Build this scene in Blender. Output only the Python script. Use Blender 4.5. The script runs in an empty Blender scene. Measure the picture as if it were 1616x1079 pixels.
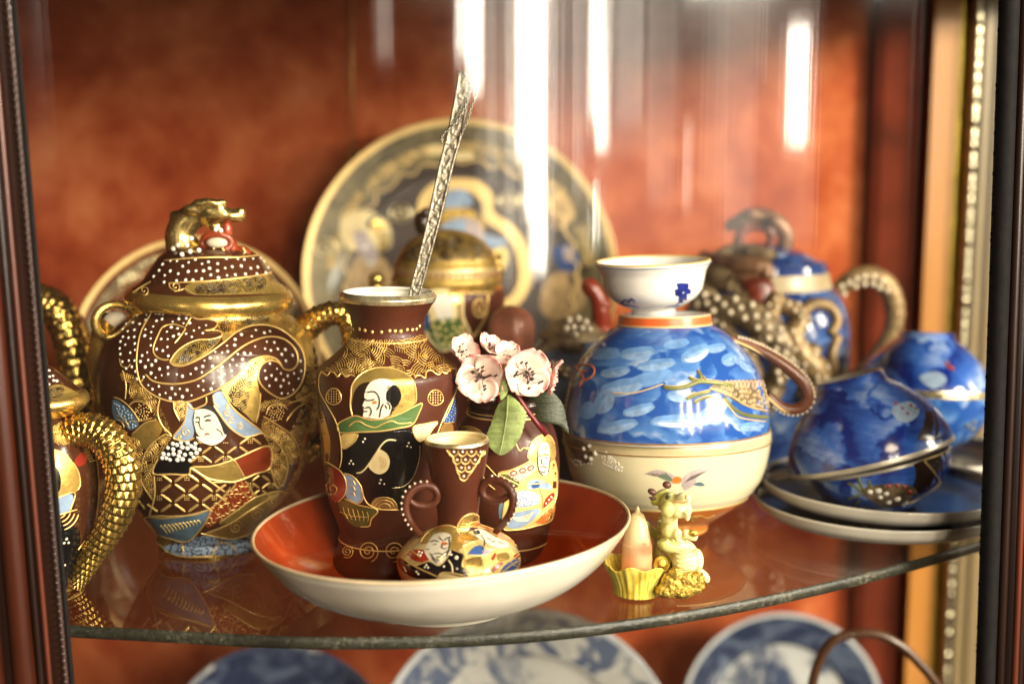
import bpy, math, random
import numpy as np
from mathutils import Vector, Matrix, noise
from mathutils.geometry import tessellate_polygon
random.seed(7)
R = math.radians
scene = bpy.context.scene

# ---------------------------------------------------------------- camera, world, lamps, exposure
FPX, PITCH, CAM_H = 2100.0, R(8.5), 0.202          # focal length in px of a 1616 px wide frame, tilt down, height over the shelf
CP, SP = math.cos(PITCH), math.sin(PITCH)
cam = bpy.data.cameras.new("camera"); camo = bpy.data.objects.new("camera", cam); scene.collection.objects.link(camo)
camo.location = (0, 0, CAM_H); camo.rotation_euler = (R(90) - PITCH, 0, 0)
cam.sensor_width = 36.0; cam.lens = FPX / 1616 * 36
cam.clip_start = 0.02; cam.clip_end = 60
cam.dof.use_dof = True; cam.dof.focus_distance = 0.598; cam.dof.aperture_fstop = 4.2; cam.dof.aperture_blades = 0
scene.camera = camo

W = bpy.data.worlds.new("World"); scene.world = W; W.use_nodes = True
W.node_tree.nodes["Background"].inputs[0].default_value = (1.0, 0.66, 0.37, 1)
W.node_tree.nodes["Background"].inputs[1].default_value = 0.095

GLASS_C, GLASS_R = (-0.081, 0.966), 0.451           # plan circle of the bowed front glass
def window_or_fill_light(az, az_w, el0, el1, radiance, col=(1, .90, .74), D=2.6, px=0.0, py=0.53):
    """A tall window of the room, or an added key, fill or veil lamp: az degrees right of straight back, el0..el1 degrees high as seen from the cabinet front."""
    z0, z1 = .2 + D * math.tan(R(el0)), .2 + D * math.tan(R(el1))
    w = 2 * D * math.tan(R(az_w / 2)); hh = z1 - z0
    l = bpy.data.lights.new("window_or_fill_light", 'AREA'); l.shape = 'RECTANGLE'; l.size = w; l.size_y = hh
    l.energy = radiance * math.pi * w * hh; l.color = col
    o = bpy.data.objects.new("window_or_fill_light", l); scene.collection.objects.link(o)
    loc = Vector((px + D * math.sin(R(az)), py - D * math.cos(R(az)), (z0 + z1) / 2))
    o.location = loc
    o.rotation_euler = Vector((px - loc.x, py - loc.y, 0)).to_track_quat('-Z', 'Y').to_euler()
    return o
LAMPS = [  # az, width, el0, el1, radiance
    (13.5, .9, 4.4, 22, 30), (14.7, 1.6, 2.7, 22, 34), (21.7, 1.5, -.6, 22, 28), (23.2, 1.5, -3.6, 22, 30), (24.8, 1.8, -6.4, 22, 32), (33.6, 1.2, 1.2, 22, 30), (34.8, 1.2, -.2, 22, 30), (34.0, 0.8, -5.0, -2.0, 20),
    (66.4, 3.2, 0.0, 5.6, 26), (84.0, 12.0, 7.5, 24, 26), (55, 16.0, 8.0, 21, 98), (10, 8.0, 8.0, 13, 7),  # a window streak, then key and fill lamps added to brighten the interior
    (27.0, 2.2, -1, 40, 2.6), (30.6, 1.2, -2.5, 40, 3.0), (38.5, 3.0, 1.0, 40, 2.0), (44.0, 3.5, -3.0, 30, 1.2), (53.0, 4, -2.5, 9, .9),
    (37.0, 44.0, -5.5, 16, 1.05), (31, 24, -.5, 14, .9), (62.0, 16.0, -5, 12, 1.2), (20.0, 1.6, -7.0, 30, 2.2), (17.4, 1.6, -2.0, 30, 2.2), (2.0, 2.6, 4.2, 20, 2.2), (48.5, 1.2, -3.2, 1.0, 4.0), (60.5, 1.0, 3.0, 8.0, 2.0)]  # the wide entries are dim panels added to veil the glass
for a in LAMPS: window_or_fill_light(*a)
# added warm fill lamp, unseen, in front of the cabinet and above it
cl = bpy.data.lights.new("warm_fill_lamp", 'AREA'); cl.shape = 'DISK'; cl.size = .5; cl.energy = 10; cl.color = (1, .80, .55)
clo = bpy.data.objects.new("warm_fill_lamp", cl); scene.collection.objects.link(clo)
clo.location = (.5, -.75, 1.15); clo.rotation_euler = (Vector((0, .75, .05)) - Vector(clo.location)).to_track_quat('-Z', 'Y').to_euler()

vs = scene.view_settings
vs.view_transform = 'Standard'; vs.look = 'None'; vs.exposure = 0.48; vs.gamma = 1.0
scene.render.engine = 'CYCLES'
cy = scene.cycles
cy.use_denoising = True; cy.max_bounces = 10; cy.transparent_max_bounces = 24; cy.glossy_bounces = 5; cy.diffuse_bounces = 4
cy.caustics_reflective = False; cy.caustics_refractive = False; cy.sample_clamp_indirect = 4.0; cy.blur_glossy = 0.3

# ---------------------------------------------------------------- pixels to rays
O = np.array([0, 0, CAM_H])
def rays(P):
    P = np.asarray(P, float).reshape(-1, 2)
    a = (P[:, 0] - 808) / FPX; b = (539.5 - P[:, 1]) / FPX
    return np.stack([a, CP + b * SP, -SP + b * CP], 1)      # the component along the optical axis is 1
def at(px, py, Y):
    d = rays([(px, py)])[0]; return O + d * (Y / d[1])
def depth_at(px, py, Y):
    d = rays([(px, py)])[0]; return Y / d[1]
def pxm(py, Y): return depth_at(808, py, Y) / FPX             # metres per pixel there
def zoom(x0, y0, s):
    return lambda *pts: [(x0 + p[0] / s, y0 + p[1] / s) + tuple(p[2:]) for p in pts]
ZA = zoom(180, 460, 4.903); ZB = zoom(180, 620, 3.853); ZC = zoom(180, 300, 5.05); ZD = zoom(490, 440, 4.316); ZE = zoom(490, 670, 4.316)
ZF = zoom(610, 670, 4.317); ZG = zoom(690, 510, 4.905); ZH = zoom(930, 730, 4.691); ZI = zoom(40, 440, 4.15); ZJ = zoom(40, 680, 3.855)
ZK = zoom(640, 90, 5.136); ZL = zoom(860, 300, 2.698); ZM = zoom(860, 640, 3.173); ZN = zoom(1080, 300, 1.860); ZO = zoom(1100, 310, 3.479)
ZP = zoom(460, 90, 2.296)

# ---------------------------------------------------------------- materials
def nt_new(name):
    m = bpy.data.materials.new(name); m.use_nodes = True; nt = m.node_tree
    return m, nt, nt.nodes["Principled BSDF"]
def L(nt, a, b): nt.links.new(a, b)
def N(nt, t, **kw):
    n = nt.nodes.new(t)
    for k, v in kw.items(): setattr(n, k, v)
    return n
def coords(nt, scale=(1, 1, 1), kind="Object"):
    tc = N(nt, "ShaderNodeTexCoord"); mp = N(nt, "ShaderNodeMapping"); mp.inputs["Scale"].default_value = scale
    L(nt, tc.outputs[kind], mp.inputs[0]); return mp.outputs[0]
def ramp(nt, fac, stops, interp='LINEAR'):
    r = N(nt, "ShaderNodeValToRGB"); e = r.color_ramp.elements; r.color_ramp.interpolation = interp
    while len(e) < len(stops): e.new(.5)
    for q, (p, c) in zip(e, stops): q.position = p; q.color = (*c[:3], 1)
    L(nt, fac, r.inputs[0]); return r.outputs[0]
def noise_tex(nt, vec, scale, detail=3, rough=.55, dist=0):
    n = N(nt, "ShaderNodeTexNoise"); n.inputs["Scale"].default_value = scale; n.inputs["Detail"].default_value = detail
    n.inputs["Roughness"].default_value = rough; n.inputs["Distortion"].default_value = dist
    L(nt, vec, n.inputs["Vector"]); return n.outputs[0]
def bump(nt, bs, h, strength, dist=.001, prev=None):
    b = N(nt, "ShaderNodeBump"); b.inputs["Strength"].default_value = strength; b.inputs["Distance"].default_value = dist
    L(nt, h, b.inputs["Height"])
    if prev: L(nt, prev, b.inputs["Normal"])
    L(nt, b.outputs[0], bs.inputs["Normal"]); return b.outputs[0]
MATS = {}
def pbr(name, col, rough=.3, metal=0., coat=0., var=.18, vs_=60, bmp=0., bs_=300, rvar=.0, spec=.5, sss=0., stretch=(1, 1, 1), c2=None):
    m, nt, b = nt_new(name)
    v = coords(nt, stretch)
    f = noise_tex(nt, v, vs_, 4)
    lo = tuple(c * (1 - var) for c in col); hi = tuple(min(1, c * (1 + var)) for c in (c2 or col))
    L(nt, ramp(nt, f, [(.3, lo), (.7, hi)]), b.inputs["Base Color"])
    b.inputs["Metallic"].default_value = metal; b.inputs["Roughness"].default_value = rough
    b.inputs["Specular IOR Level"].default_value = spec
    b.inputs["Coat Weight"].default_value = coat; b.inputs["Coat Roughness"].default_value = .06
    if sss: b.inputs["Subsurface Weight"].default_value = sss; b.inputs["Subsurface Radius"].default_value = (.006, .003, .002); b.inputs["Subsurface Scale"].default_value = .6
    if rvar:
        g = noise_tex(nt, v, vs_ * 2.3, 3)
        mr = N(nt, "ShaderNodeMapRange"); mr.inputs[1].default_value = .3; mr.inputs[2].default_value = .7
        mr.inputs[3].default_value = max(.03, rough - rvar); mr.inputs[4].default_value = rough + rvar
        L(nt, g, mr.inputs[0]); L(nt, mr.outputs[0], b.inputs["Roughness"])
    if bmp: bump(nt, b, noise_tex(nt, v, bs_, 3), bmp, .0006)
    MATS[name] = m; return m
GILT = pbr("gilt", (.76, .51, .14), .26, .88, var=.18, vs_=90, bmp=.12, bs_=220, rvar=.07)
GILT_PANEL = pbr("gilt_panel", (.60, .41, .11), .33, .72, var=.22, vs_=140, bmp=.12, bs_=420, rvar=.08)
GILT_LINE = pbr("gilt_line", (.86, .58, .20), .38, .55, var=.15, vs_=160)
GILT_FINE = pbr("gilt_fine_line", (.62, .40, .11), .42, .5, var=.2, vs_=160)
GILT_OLD = pbr("worn_gilt", (.72, .52, .24), .3, .85, var=.3, vs_=120, rvar=.12, c2=(.85, .70, .45))
BROWN = pbr("brown_glaze", (.056, .0185, .008), .17, coat=.45, var=.3, vs_=40)
BROWN_M = pbr("brown_matt_enamel", (.105, .026, .013), .42, var=.16, vs_=70, bmp=.12, bs_=600, spec=.35)
BROWN_V = pbr("brown_vase_enamel", (.066, .0165, .0075), .40, coat=.05, var=.2, vs_=60, bmp=.1, bs_=500, spec=.28)
BLACK = pbr("black_enamel", (.006, .006, .007), .18, coat=.4, var=.3)
DARKB = pbr("dark_brown_enamel", (.022, .010, .006), .2, coat=.3, var=.3)
REDB = pbr("red_brown_enamel", (.22, .035, .012), .18, coat=.5, var=.35, vs_=70)
WHITE_E = pbr("white_enamel", (.80, .76, .66), .32, coat=.3, var=.06)
CREAM_E = pbr("cream_enamel", (.78, .64, .34), .38, var=.14, vs_=110)
YELLOW_E = pbr("yellow_enamel", (.80, .60, .20), .3, .25, var=.2, vs_=120)
SKIN_E = pbr("porcelain_skin", (.78, .70, .55), .3, coat=.3, var=.08)
SKIN_G = pbr("ashen_skin", (.62, .56, .44), .3, coat=.3, var=.14, vs_=160)
BLUEG = pbr("blue_grey_enamel", (.25, .34, .48), .35, var=.25, vs_=140)
BLUED = pbr("deep_blue_enamel", (.04, .09, .26), .25, coat=.3, var=.3, vs_=140)
SLATE = pbr("slate_enamel", (.10, .17, .23), .3, coat=.3, var=.3, vs_=120)
GREEN_E = pbr("green_enamel", (.075, .15, .045), .28, coat=.4, var=.35, vs_=90)
OLIVE_E = pbr("olive_enamel", (.09, .085, .02), .3, coat=.3, var=.35, vs_=90)
ORANGE_E = pbr("orange_enamel", (.70, .17, .03), .3, coat=.3, var=.2, vs_=120)
RED_E = pbr("red_enamel", (.28, .028, .014), .25, coat=.4, var=.25, vs_=90)
OCHRE_E = pbr("ochre_enamel", (.36, .20, .06), .32, .35, var=.25, vs_=100)
INK = pbr("ink", (.012, .009, .008), .45, var=.1)
PINK_E = pbr("pale_pink_enamel", (.72, .50, .36), .35, var=.2, vs_=150)
PEARL = pbr("pearl_enamel", (.72, .62, .46), .25, coat=.4, var=.15)
TAN_E = pbr("tan_enamel", (.45, .30, .14), .35, var=.3, vs_=130)
LILAC_E = pbr("lilac_grey_enamel", (.40, .33, .33), .4, var=.25, vs_=150)

# ---------------------------------------------------------------- objects
def link(o): scene.collection.objects.link(o); return o
BASE = {}
def root_of(o):
    while o.parent is not None: o = o.parent
    return o
def thing(name, label, cat, loc, group=None):
    o = link(bpy.data.objects.new(name, None)); o.empty_display_size = .01
    o.location = loc; BASE[o] = np.array(loc, float)
    o["label"] = label; o["category"] = cat
    if group: o["group"] = group
    return o
def tag(o, label, cat, group=None, kind=None):
    o["label"] = label; o["category"] = cat
    if group: o["group"] = group
    if kind: o["kind"] = kind
    return o
class MB:
    """Collects vertices and faces in world coordinates; build() links them as one mesh object."""
    def __init__(s): s.v = []; s.f = []; s.mi = []; s.smooth = []
    def add(s, V, F, mi=0, smooth=True):
        k = len(s.v); s.v.extend(tuple(map(float, p)) for p in V)
        for q in F: s.f.append(tuple(i + k for i in q)); s.mi.append(mi); s.smooth.append(smooth)
    def grid(s, G, closed_u=False, closed_v=False, mi=0, smooth=True, flip=False):
        nu, nv = len(G), len(G[0]); V = [p for row in G for p in row]; F = []
        for i in range(nu if closed_u else nu - 1):
            for j in range(nv if closed_v else nv - 1):
                a, b, c, d = i * nv + j, i * nv + (j + 1) % nv, ((i + 1) % nu) * nv + (j + 1) % nv, ((i + 1) % nu) * nv + j
                F.append((a, d, c, b) if flip else (a, b, c, d))
        s.add(V, F, mi, smooth)
    def tube(s, path, rad, seg=12, caps=True, closed=False, mi=0, flat=1.0, upref=None, disp=None):
        P = [Vector(p) for p in path]; n = len(P)
        rad = [rad] * n if isinstance(rad, (int, float)) else list(rad)
        up = Vector(upref) if upref is not None else Vector((0, 1, 0)); G = []
        for i in range(n):
            t = (P[(i + 1) % n] - P[i - 1]) if closed else (P[min(i + 1, n - 1)] - P[max(i - 1, 0)])
            t.normalize()
            u = up - t * up.dot(t)
            if u.length < 1e-4: u = Vector((1, 0, 0)) - t * t.x
            u.normalize(); w = t.cross(u)
            if upref is None: up = u
            row = []
            for j in range(seg):
                a = 2 * math.pi * j / seg
                k = rad[i] + (disp(i / max(1, n - 1), j / seg) if disp else 0)
                row.append(P[i] + u * (math.cos(a) * k * flat) + w * (math.sin(a) * k))
            G.append(row)
        s.grid(G, closed_u=closed, closed_v=True, mi=mi)
        if caps and not closed:
            k = len(s.v) - n * seg
            for i0, rev in ((k, True), (k + (n - 1) * seg, False)):
                ids = [i0 + j for j in range(seg)]
                s.f.append(tuple(reversed(ids)) if not rev else tuple(ids)); s.mi.append(mi); s.smooth.append(True)
    def ball(s, c, r, nu=12, nv=8, rot=None, mi=0, disp=None):
        r = (r, r, r) if isinstance(r, (int, float)) else r; G = []
        M = rot.to_matrix() if rot is not None else Matrix.Identity(3)
        V = []; F = []
        for j in range(1, nv):
            ph = math.pi * j / nv
            for i in range(nu):
                th = 2 * math.pi * i / nu; d = Vector((math.sin(ph) * math.cos(th), math.sin(ph) * math.sin(th), math.cos(ph)))
                k = 1 + (disp(d) if disp else 0)
                V.append(Vector(c) + M @ Vector((d.x * r[0] * k, d.y * r[1] * k, d.z * r[2] * k)))
        for j in range(nv - 2):
            for i in range(nu):
                a, b = j * nu + i, j * nu + (i + 1) % nu; F.append((a, a + nu, b + nu, b))
        t = len(V); V += [Vector(c) + M @ Vector((0, 0, r[2])), Vector(c) - M @ Vector((0, 0, r[2]))]
        for i in range(nu):
            F.append((t, i, (i + 1) % nu)); F.append((t + 1, (nv - 2) * nu + (i + 1) % nu, (nv - 2) * nu + i))
        s.add(V, F, mi)
    def box(s, lo, hi, mi=0, M=None):
        V = [Vector((x, y, z)) for x in (lo[0], hi[0]) for y in (lo[1], hi[1]) for z in (lo[2], hi[2])]
        if M is not None: V = [M @ v for v in V]
        s.add(V, [(0, 1, 3, 2), (4, 6, 7, 5), (0, 4, 5, 1), (2, 3, 7, 6), (0, 2, 6, 4), (1, 5, 7, 3)], mi, False)
    def prism(s, poly, z0, z1, mi_top=0, mi_side=0, mi_bot=0):
        n = len(poly); V = [(x, y, z1) for x, y in poly] + [(x, y, z0) for x, y in poly]
        s.add(V, [tuple(range(n))], mi_top, False); s.f.append(tuple(len(s.v) - n + i for i in reversed(range(n)))); s.mi.append(mi_bot); s.smooth.append(False)
        k = len(s.v) - 2 * n
        for i in range(n): s.f.append((k + i, k + n + i, k + n + (i + 1) % n, k + (i + 1) % n)); s.mi.append(mi_side); s.smooth.append(False)
    def lathe(s, prof, M=None, seg=96, mi=0, ruffle=None, mif=None):
        """prof: (z, r) list from the bottom outwards, up, and back inside."""
        V = []; rows = []
        M = M if M is not None else Matrix.Identity(4)
        for i, (z, r) in enumerate(prof):
            if r < 1e-6: rows.append([len(V)]); V.append(M @ Vector((0, 0, z)))
            else:
                rows.append(list(range(len(V), len(V) + seg)))
                for j in range(seg):
                    a = 2 * math.pi * j / seg; rr, zz = ruffle(a, r, z, i) if ruffle else (r, z)
                    V.append(M @ Vector((rr * math.cos(a), rr * math.sin(a), zz)))
        k = len(s.v); s.v.extend(tuple(p) for p in V)
        for i in range(len(rows) - 1):
            a, b = rows[i], rows[i + 1]; m = mif(i, prof[i], prof[i + 1]) if mif else mi
            for j in range(seg):
                j2 = (j + 1) % seg
                if len(a) == 1 and len(b) == 1: continue
                q = (a[0], b[j2], b[j]) if len(a) == 1 else (a[j], a[j2], b[0]) if len(b) == 1 else (a[j], a[j2], b[j2], b[j])
                s.f.append(tuple(x + k for x in q)); s.mi.append(m); s.smooth.append(True)
    def build(s, name, mats, parent=None, kind=None, loc=None, label=None):
        b = BASE[root_of(parent)] if parent is not None else np.array(loc if loc is not None else (0, 0, 0), float)
        me = bpy.data.meshes.new(name)
        V = np.array(s.v, float).reshape(-1, 3) - b
        me.from_pydata(V.tolist(), [], s.f)
        for m in (mats if isinstance(mats, (list, tuple)) else [mats]): me.materials.append(m)
        me.polygons.foreach_set("material_index", s.mi); me.polygons.foreach_set("use_smooth", s.smooth)
        me.validate(); me.update()
        o = link(bpy.data.objects.new(name, me))
        if parent is not None: o.parent = parent
        else: o.location = b.tolist(); BASE[o] = b
        if kind: o["kind"] = kind
        if label: o["label"] = label
        return o
def remesh(o, voxel, smooth=4, fac=.5):
    """Melts a mesh of overlapping balls and limbs into one continuous skin."""
    r = o.modifiers.new("r", 'REMESH'); r.mode = 'VOXEL'; r.voxel_size = voxel; r.use_smooth_shade = True
    if smooth: q = o.modifiers.new("s", 'SMOOTH'); q.iterations = smooth; q.factor = fac
    dg = bpy.context.evaluated_depsgraph_get()
    me = bpy.data.meshes.new_from_object(o.evaluated_get(dg)); mats = list(o.data.materials)
    o.modifiers.clear(); o.data = me
    if not len(me.materials):
        for m in mats: me.materials.append(m)
    me.polygons.foreach_set("use_smooth", [True] * len(me.polygons))
    return o
def capsule(mb, a, b, ra, rb, seg=12, n=5):
    a, b = Vector(a), Vector(b)
    mb.tube([a.lerp(b, i / (n - 1)) for i in range(n)], [ra + (rb - ra) * i / (n - 1) for i in range(n)], seg)
    mb.ball(a, ra, seg, 8); mb.ball(b, rb, seg, 8)

# ---------------------------------------------------------------- curves
def crom(P, step=2.5, closed=False, n=None):
    """Catmull-Rom through P, about one point per step."""
    P = [np.array(p, float) for p in P]; k = len(P)
    if k < 3 and not closed:
        d = np.linalg.norm(P[1][:2] - P[0][:2]); m = n or max(1, int(math.ceil(d / step)))
        return np.array([P[0] + (P[1] - P[0]) * i / m for i in range(m + 1)])
    out = []
    for i in range(k if closed else k - 1):
        p1, p2 = P[i], P[(i + 1) % k]
        p0 = P[i - 1] if closed or i > 0 else 2 * p1 - p2
        p3 = P[(i + 2) % k] if closed or i + 2 < k else 2 * p2 - p1
        m = n or max(1, int(math.ceil(np.linalg.norm((p2 - p1)[:2]) / step)))
        for j in range(m):
            t = j / m
            out.append(.5 * (2 * p1 + (p2 - p0) * t + (2 * p0 - 5 * p1 + 4 * p2 - p3) * t * t + (3 * p1 - p0 - 3 * p2 + p3) * t ** 3))
    if not closed: out.append(P[-1])
    return np.array(out)
def profile(pts, n=6):
    """pts: (a, b) or (a, b, 1) where 1 marks a sharp corner; smooth in between."""
    out = []; seg = []
    for i, p in enumerate(pts):
        seg.append(p[:2])
        if (len(p) > 2 and i > 0) or i == len(pts) - 1:
            if len(seg) > 1:
                q = crom(seg, n=n) if len(seg) > 2 else np.array(seg, float)
                out += [tuple(x) for x in (q if not out else q[1:])]
            seg = [p[:2]]
    return out
def inside(poly, x, y):
    c = False; n = len(poly); j = n - 1
    for i in range(n):
        xi, yi = poly[i][0], poly[i][1]; xj, yj = poly[j][0], poly[j][1]
        if (yi > y) != (yj > y) and x < (xj - xi) * (y - yi) / (yj - yi + 1e-12) + xi: c = not c
        j = i
    return c
def scatter(poly, dmin, seed=1, tries=2500):
    rn = random.Random(seed); xs = [p[0] for p in poly]; ys = [p[1] for p in poly]; out = []
    for _ in range(tries):
        x, y = rn.uniform(min(xs), max(xs)), rn.uniform(min(ys), max(ys))
        if inside(poly, x, y) and all((x - a) ** 2 + (y - b) ** 2 > dmin * dmin for a, b in out): out.append((x, y))
    return out

def clear_of(pts, lines, d):
    Q = np.concatenate([crom([q[:2] for q in l], 3) for l in lines])
    return [p for p in pts if ((Q - np.array(p[:2])) ** 2).sum(1).min() > d * d]
# ---------------------------------------------------------------- turned vessels and what is painted on them
class Surf:
    """A surface of revolution standing in the scene: px profile -> metres, and where a sight line meets it."""
    def __init__(s, cx, Y, prof, zbase=0.0, roll=0., lean=0., n=6):
        pb = prof[-1][0]
        s.Y = Y; p0 = at(cx, pb, Y); s.X = p0[0]
        q = profile(prof, n)
        zr = [(at(cx, py, Y)[2], hw * pxm(py, Y)) for py, hw in q]
        dz = zbase - zr[-1][0]                                   # settle the foot on what carries it
        zt = zr[0][0]; zb = zr[-1][0]
        zr = [(z + dz * (zt - z) / (zt - zb), r) for z, r in zr]
        zr.reverse(); s.zr = zr                                  # bottom to top
        z = np.array([a for a, _ in zr]); s.z = np.maximum.accumulate(z + np.arange(len(z)) * 1e-9); s.r = np.array([b for _, b in zr])
        c = Matrix.Translation((s.X, Y, zbase))
        s.M = c @ Matrix.Rotation(roll, 4, 'Y') @ Matrix.Rotation(lean, 4, 'X') @ Matrix.Translation((0, 0, -zbase))
        s.base = (s.X, Y, zbase)
    def rad(s, z): return np.interp(z, s.z, s.r, left=-1, right=-1)
    def hit(s, P):
        d = rays(P); Mi = np.array(s.M.inverted()); o = Mi[:3, :3] @ O + Mi[:3, 3]; d = d @ Mi[:3, :3].T
        dd = d[:, 0] ** 2 + d[:, 1] ** 2; tc = -(o[0] * d[:, 0] + o[1] * d[:, 1]) / dd
        rm = s.r.max() * 1.05 / np.sqrt(dd)
        K = 160; u = np.linspace(-1, .25, K)
        T = tc[:, None] + rm[:, None] * u[None]
        def g(T, d):
            x = o[0] + T * d[:, 0:1]; y = o[1] + T * d[:, 1:2]; z = o[2] + T * d[:, 2:3]
            return np.hypot(x, y) - s.rad(z)
        G = g(T, d); neg = G < 0; first = np.where(neg.any(1), neg.argmax(1), 0)
        miss = ~neg.any(1)
        hi = T[np.arange(len(T)), first]; lo = T[np.arange(len(T)), np.maximum(first - 1, 0)]
        for _ in range(18):
            mid = (lo + hi) / 2; gm = g(mid[:, None], d)[:, 0]
            hi = np.where(gm < 0, mid, hi); lo = np.where(gm < 0, lo, mid)
        t = np.where(miss, T[np.arange(len(T)), G.argmin(1)], hi)
        p = o + d * t[:, None]; z = np.clip(p[:, 2], s.z[0], s.z[-1]); th = np.arctan2(p[:, 1], p[:, 0])
        return s.point(th, z)
    def point(s, th, z):
        r = np.interp(z, s.z, s.r); e = (s.z[-1] - s.z[0]) * .004
        dr = (np.interp(z + e, s.z, s.r) - np.interp(z - e, s.z, s.r)) / (2 * e)
        p = np.stack([r * np.cos(th), r * np.sin(th), z], 1)
        n = np.stack([np.cos(th), np.sin(th), -dr], 1); n /= np.linalg.norm(n, axis=1)[:, None]
        Mm = np.array(s.M); return p @ Mm[:3, :3].T + Mm[:3, 3], n @ Mm[:3, :3].T
    def zpx(s, py):                                              # height on the surface for a row of the picture at the axis
        zt, zb = at(808, 0, s.Y)[2], 0; return float(at(808, py, s.Y)[2])
class Face:
    """A dished plate facing the viewer: centre, tilt, radial height profile."""
    def __init__(s, c, lean, r, zr, yaw=0.):
        s.c = np.array(c, float); s.R = r
        s.M = Matrix.Translation(c) @ Matrix.Rotation(yaw, 4, 'Z') @ Matrix.Rotation(R(90) - lean, 4, 'X')
        s.zr = zr; s.rr = np.array([a for a, _ in zr]); s.hh = np.array([b for _, b in zr])
        s.Y = c[1]
    def hit(s, P):
        d = rays(P); Mi = np.array(s.M.inverted()); o = Mi[:3, :3] @ O + Mi[:3, 3]; d = d @ Mi[:3, :3].T
        h = np.zeros(len(d))
        for _ in range(6):
            t = (h - o[2]) / d[:, 2]; p = o + d * t[:, None]; h = np.interp(np.hypot(p[:, 0], p[:, 1]), s.rr, s.hh)
        p[:, 2] = h; n = np.zeros_like(p); n[:, 2] = 1
        Mm = np.array(s.M); return p @ Mm[:3, :3].T + Mm[:3, 3], n @ Mm[:3, :3].T

class Decor:
    """Enamel and gilding laid on a surface; each key becomes one part."""
    def __init__(s, surf): s.s = surf; s.parts = {}
    def mb(s, key, mat, own=None): return s.parts.setdefault((key, mat.name, own), (MB(), mat))[0]
    def line(s, key, mat, pts, w=2.2, step=3., closed=False, smooth=True, lift=.00012, layer=3):
        P = crom([p[:2] for p in pts], step, closed) if smooth else np.concatenate([crom([pts[i][:2], pts[i + 1][:2]], step)[:(-1 if i < len(pts) - 2 else None)] for i in range(len(pts) - 1)])
        s._ribbon(key, mat, *s.s.hit(P), w * pxm(float(P[:, 1].mean()), s.s.Y) / 2, closed, lift, layer)
    def _ribbon(s, key, mat, p, n, hw, closed, lift, layer):
        t = np.roll(p, -1, 0) - np.roll(p, 1, 0)
        if not closed: t[0] = p[1] - p[0]; t[-1] = p[-1] - p[-2]
        sd = np.cross(t, n); sd /= np.linalg.norm(sd, axis=1)[:, None] + 1e-12
        off = .00005 * layer; b = p + n * off; top = b + n * (lift + hw * .5)
        k = np.ones(len(p))
        if not closed: k[0] = k[-1] = .35
        G = [[b[i] - sd[i] * hw * k[i], top[i] - sd[i] * hw * .45 * k[i], top[i] + sd[i] * hw * .45 * k[i], b[i] + sd[i] * hw * k[i]] for i in range(len(p))]
        s.mb(key, mat).grid(G, closed_u=closed)
    def lines(s, key, mat, many, w=1.2, step=4., layer=3):
        for q in many: s.line(key, mat, q, w, step, layer=layer)
    def ring(s, key, mat, py, w=2.2, z=None, wob=0, lift=.00012):
        th = np.linspace(0, 2 * math.pi, 97)[:-1]; z = s.s.zpx(py) if z is None else z
        zz = z + wob * np.sin(th * 11)
        p, n = s.s.point(th, zz); s._ribbon(key, mat, p, n, w * pxm(py, s.s.Y) / 2, True, lift, 3)
    def fill(s, key, mat, poly, layer=1, smooth=True, cell=9., closed_step=5., merge=False):
        P = crom([p[:2] for p in poly], closed_step, True) if smooth else np.array([p[:2] for p in poly], float)
        tris = tessellate_polygon([[Vector((x, y, 0)) for x, y in P]])
        V = [tuple(p) for p in P]; T = [tuple(t) for t in tris]
        for _ in range(7):
            mid = {}; out = []; big = False
            def m(a, b):
                e = (min(a, b), max(a, b))
                if e in mid: return mid[e]
                if math.dist(V[a], V[b]) > cell:
                    mid[e] = len(V); V.append(((V[a][0] + V[b][0]) / 2, (V[a][1] + V[b][1]) / 2))
                else: mid[e] = None
                return mid[e]
            for a, b, c in T:
                ab, bc, ca = m(a, b), m(b, c), m(c, a); k = [ab, bc, ca]
                if all(x is None for x in k): out.append((a, b, c)); continue
                big = True
                if None not in k: out += [(a, ab, ca), (ab, b, bc), (ca, bc, c), (ab, bc, ca)]
                else:
                    ring_ = [a] + ([ab] if ab is not None else []) + [b] + ([bc] if bc is not None else []) + [c] + ([ca] if ca is not None else [])
                    st = next(i for i, x in enumerate(ring_) if x in (ab, bc, ca) and x is not None)
                    ring_ = ring_[st:] + ring_[:st]
                    out += [(ring_[0], ring_[i], ring_[i + 1]) for i in range(1, len(ring_) - 1)]
            T = out
            if not big: break
        p, n = s.s.hit(V); p = p + n * (.00005 * layer + .00003)
        F = []
        for a, b, c in T:
            nn = np.cross(p[b] - p[a], p[c] - p[a]); F.append((a, b, c) if nn @ n[a] >= 0 else (a, c, b))
        s.nf = getattr(s, 'nf', 0) + 1; s.mb(key, mat, None if merge else s.nf).add(p, F)
    def dots(s, key, mat, pts, r=2.6, h=.75, layer=2, jit=.12, seg=8):
        if not len(pts): return
        P = np.array([q[:2] for q in pts], float); p, n = s.s.hit(P); rn = random.Random(len(pts)); M_ = s.mb(key, mat)
        for i in range(len(p)):
            rr = (pts[i][2] if len(pts[i]) > 2 else r) * pxm(P[i, 1], s.s.Y) * rn.uniform(1 - jit, 1 + jit); nn = Vector(n[i]); u = nn.orthogonal().normalized(); w = nn.cross(u); c = Vector(p[i]) + nn * (.00005 * layer)
            V = []
            for k, (q, e) in enumerate(((1, 0), (.72, .68))):
                for j in range(seg): a = 2 * math.pi * j / seg; V.append(c + (u * math.cos(a) + w * math.sin(a)) * rr * q + nn * rr * h * e)
            V.append(c + nn * rr * h)
            F = [(j, (j + 1) % seg, seg + (j + 1) % seg, seg + j) for j in range(seg)] + [(seg + j, seg + (j + 1) % seg, 2 * seg) for j in range(seg)]
            M_.add(V, F)
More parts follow.
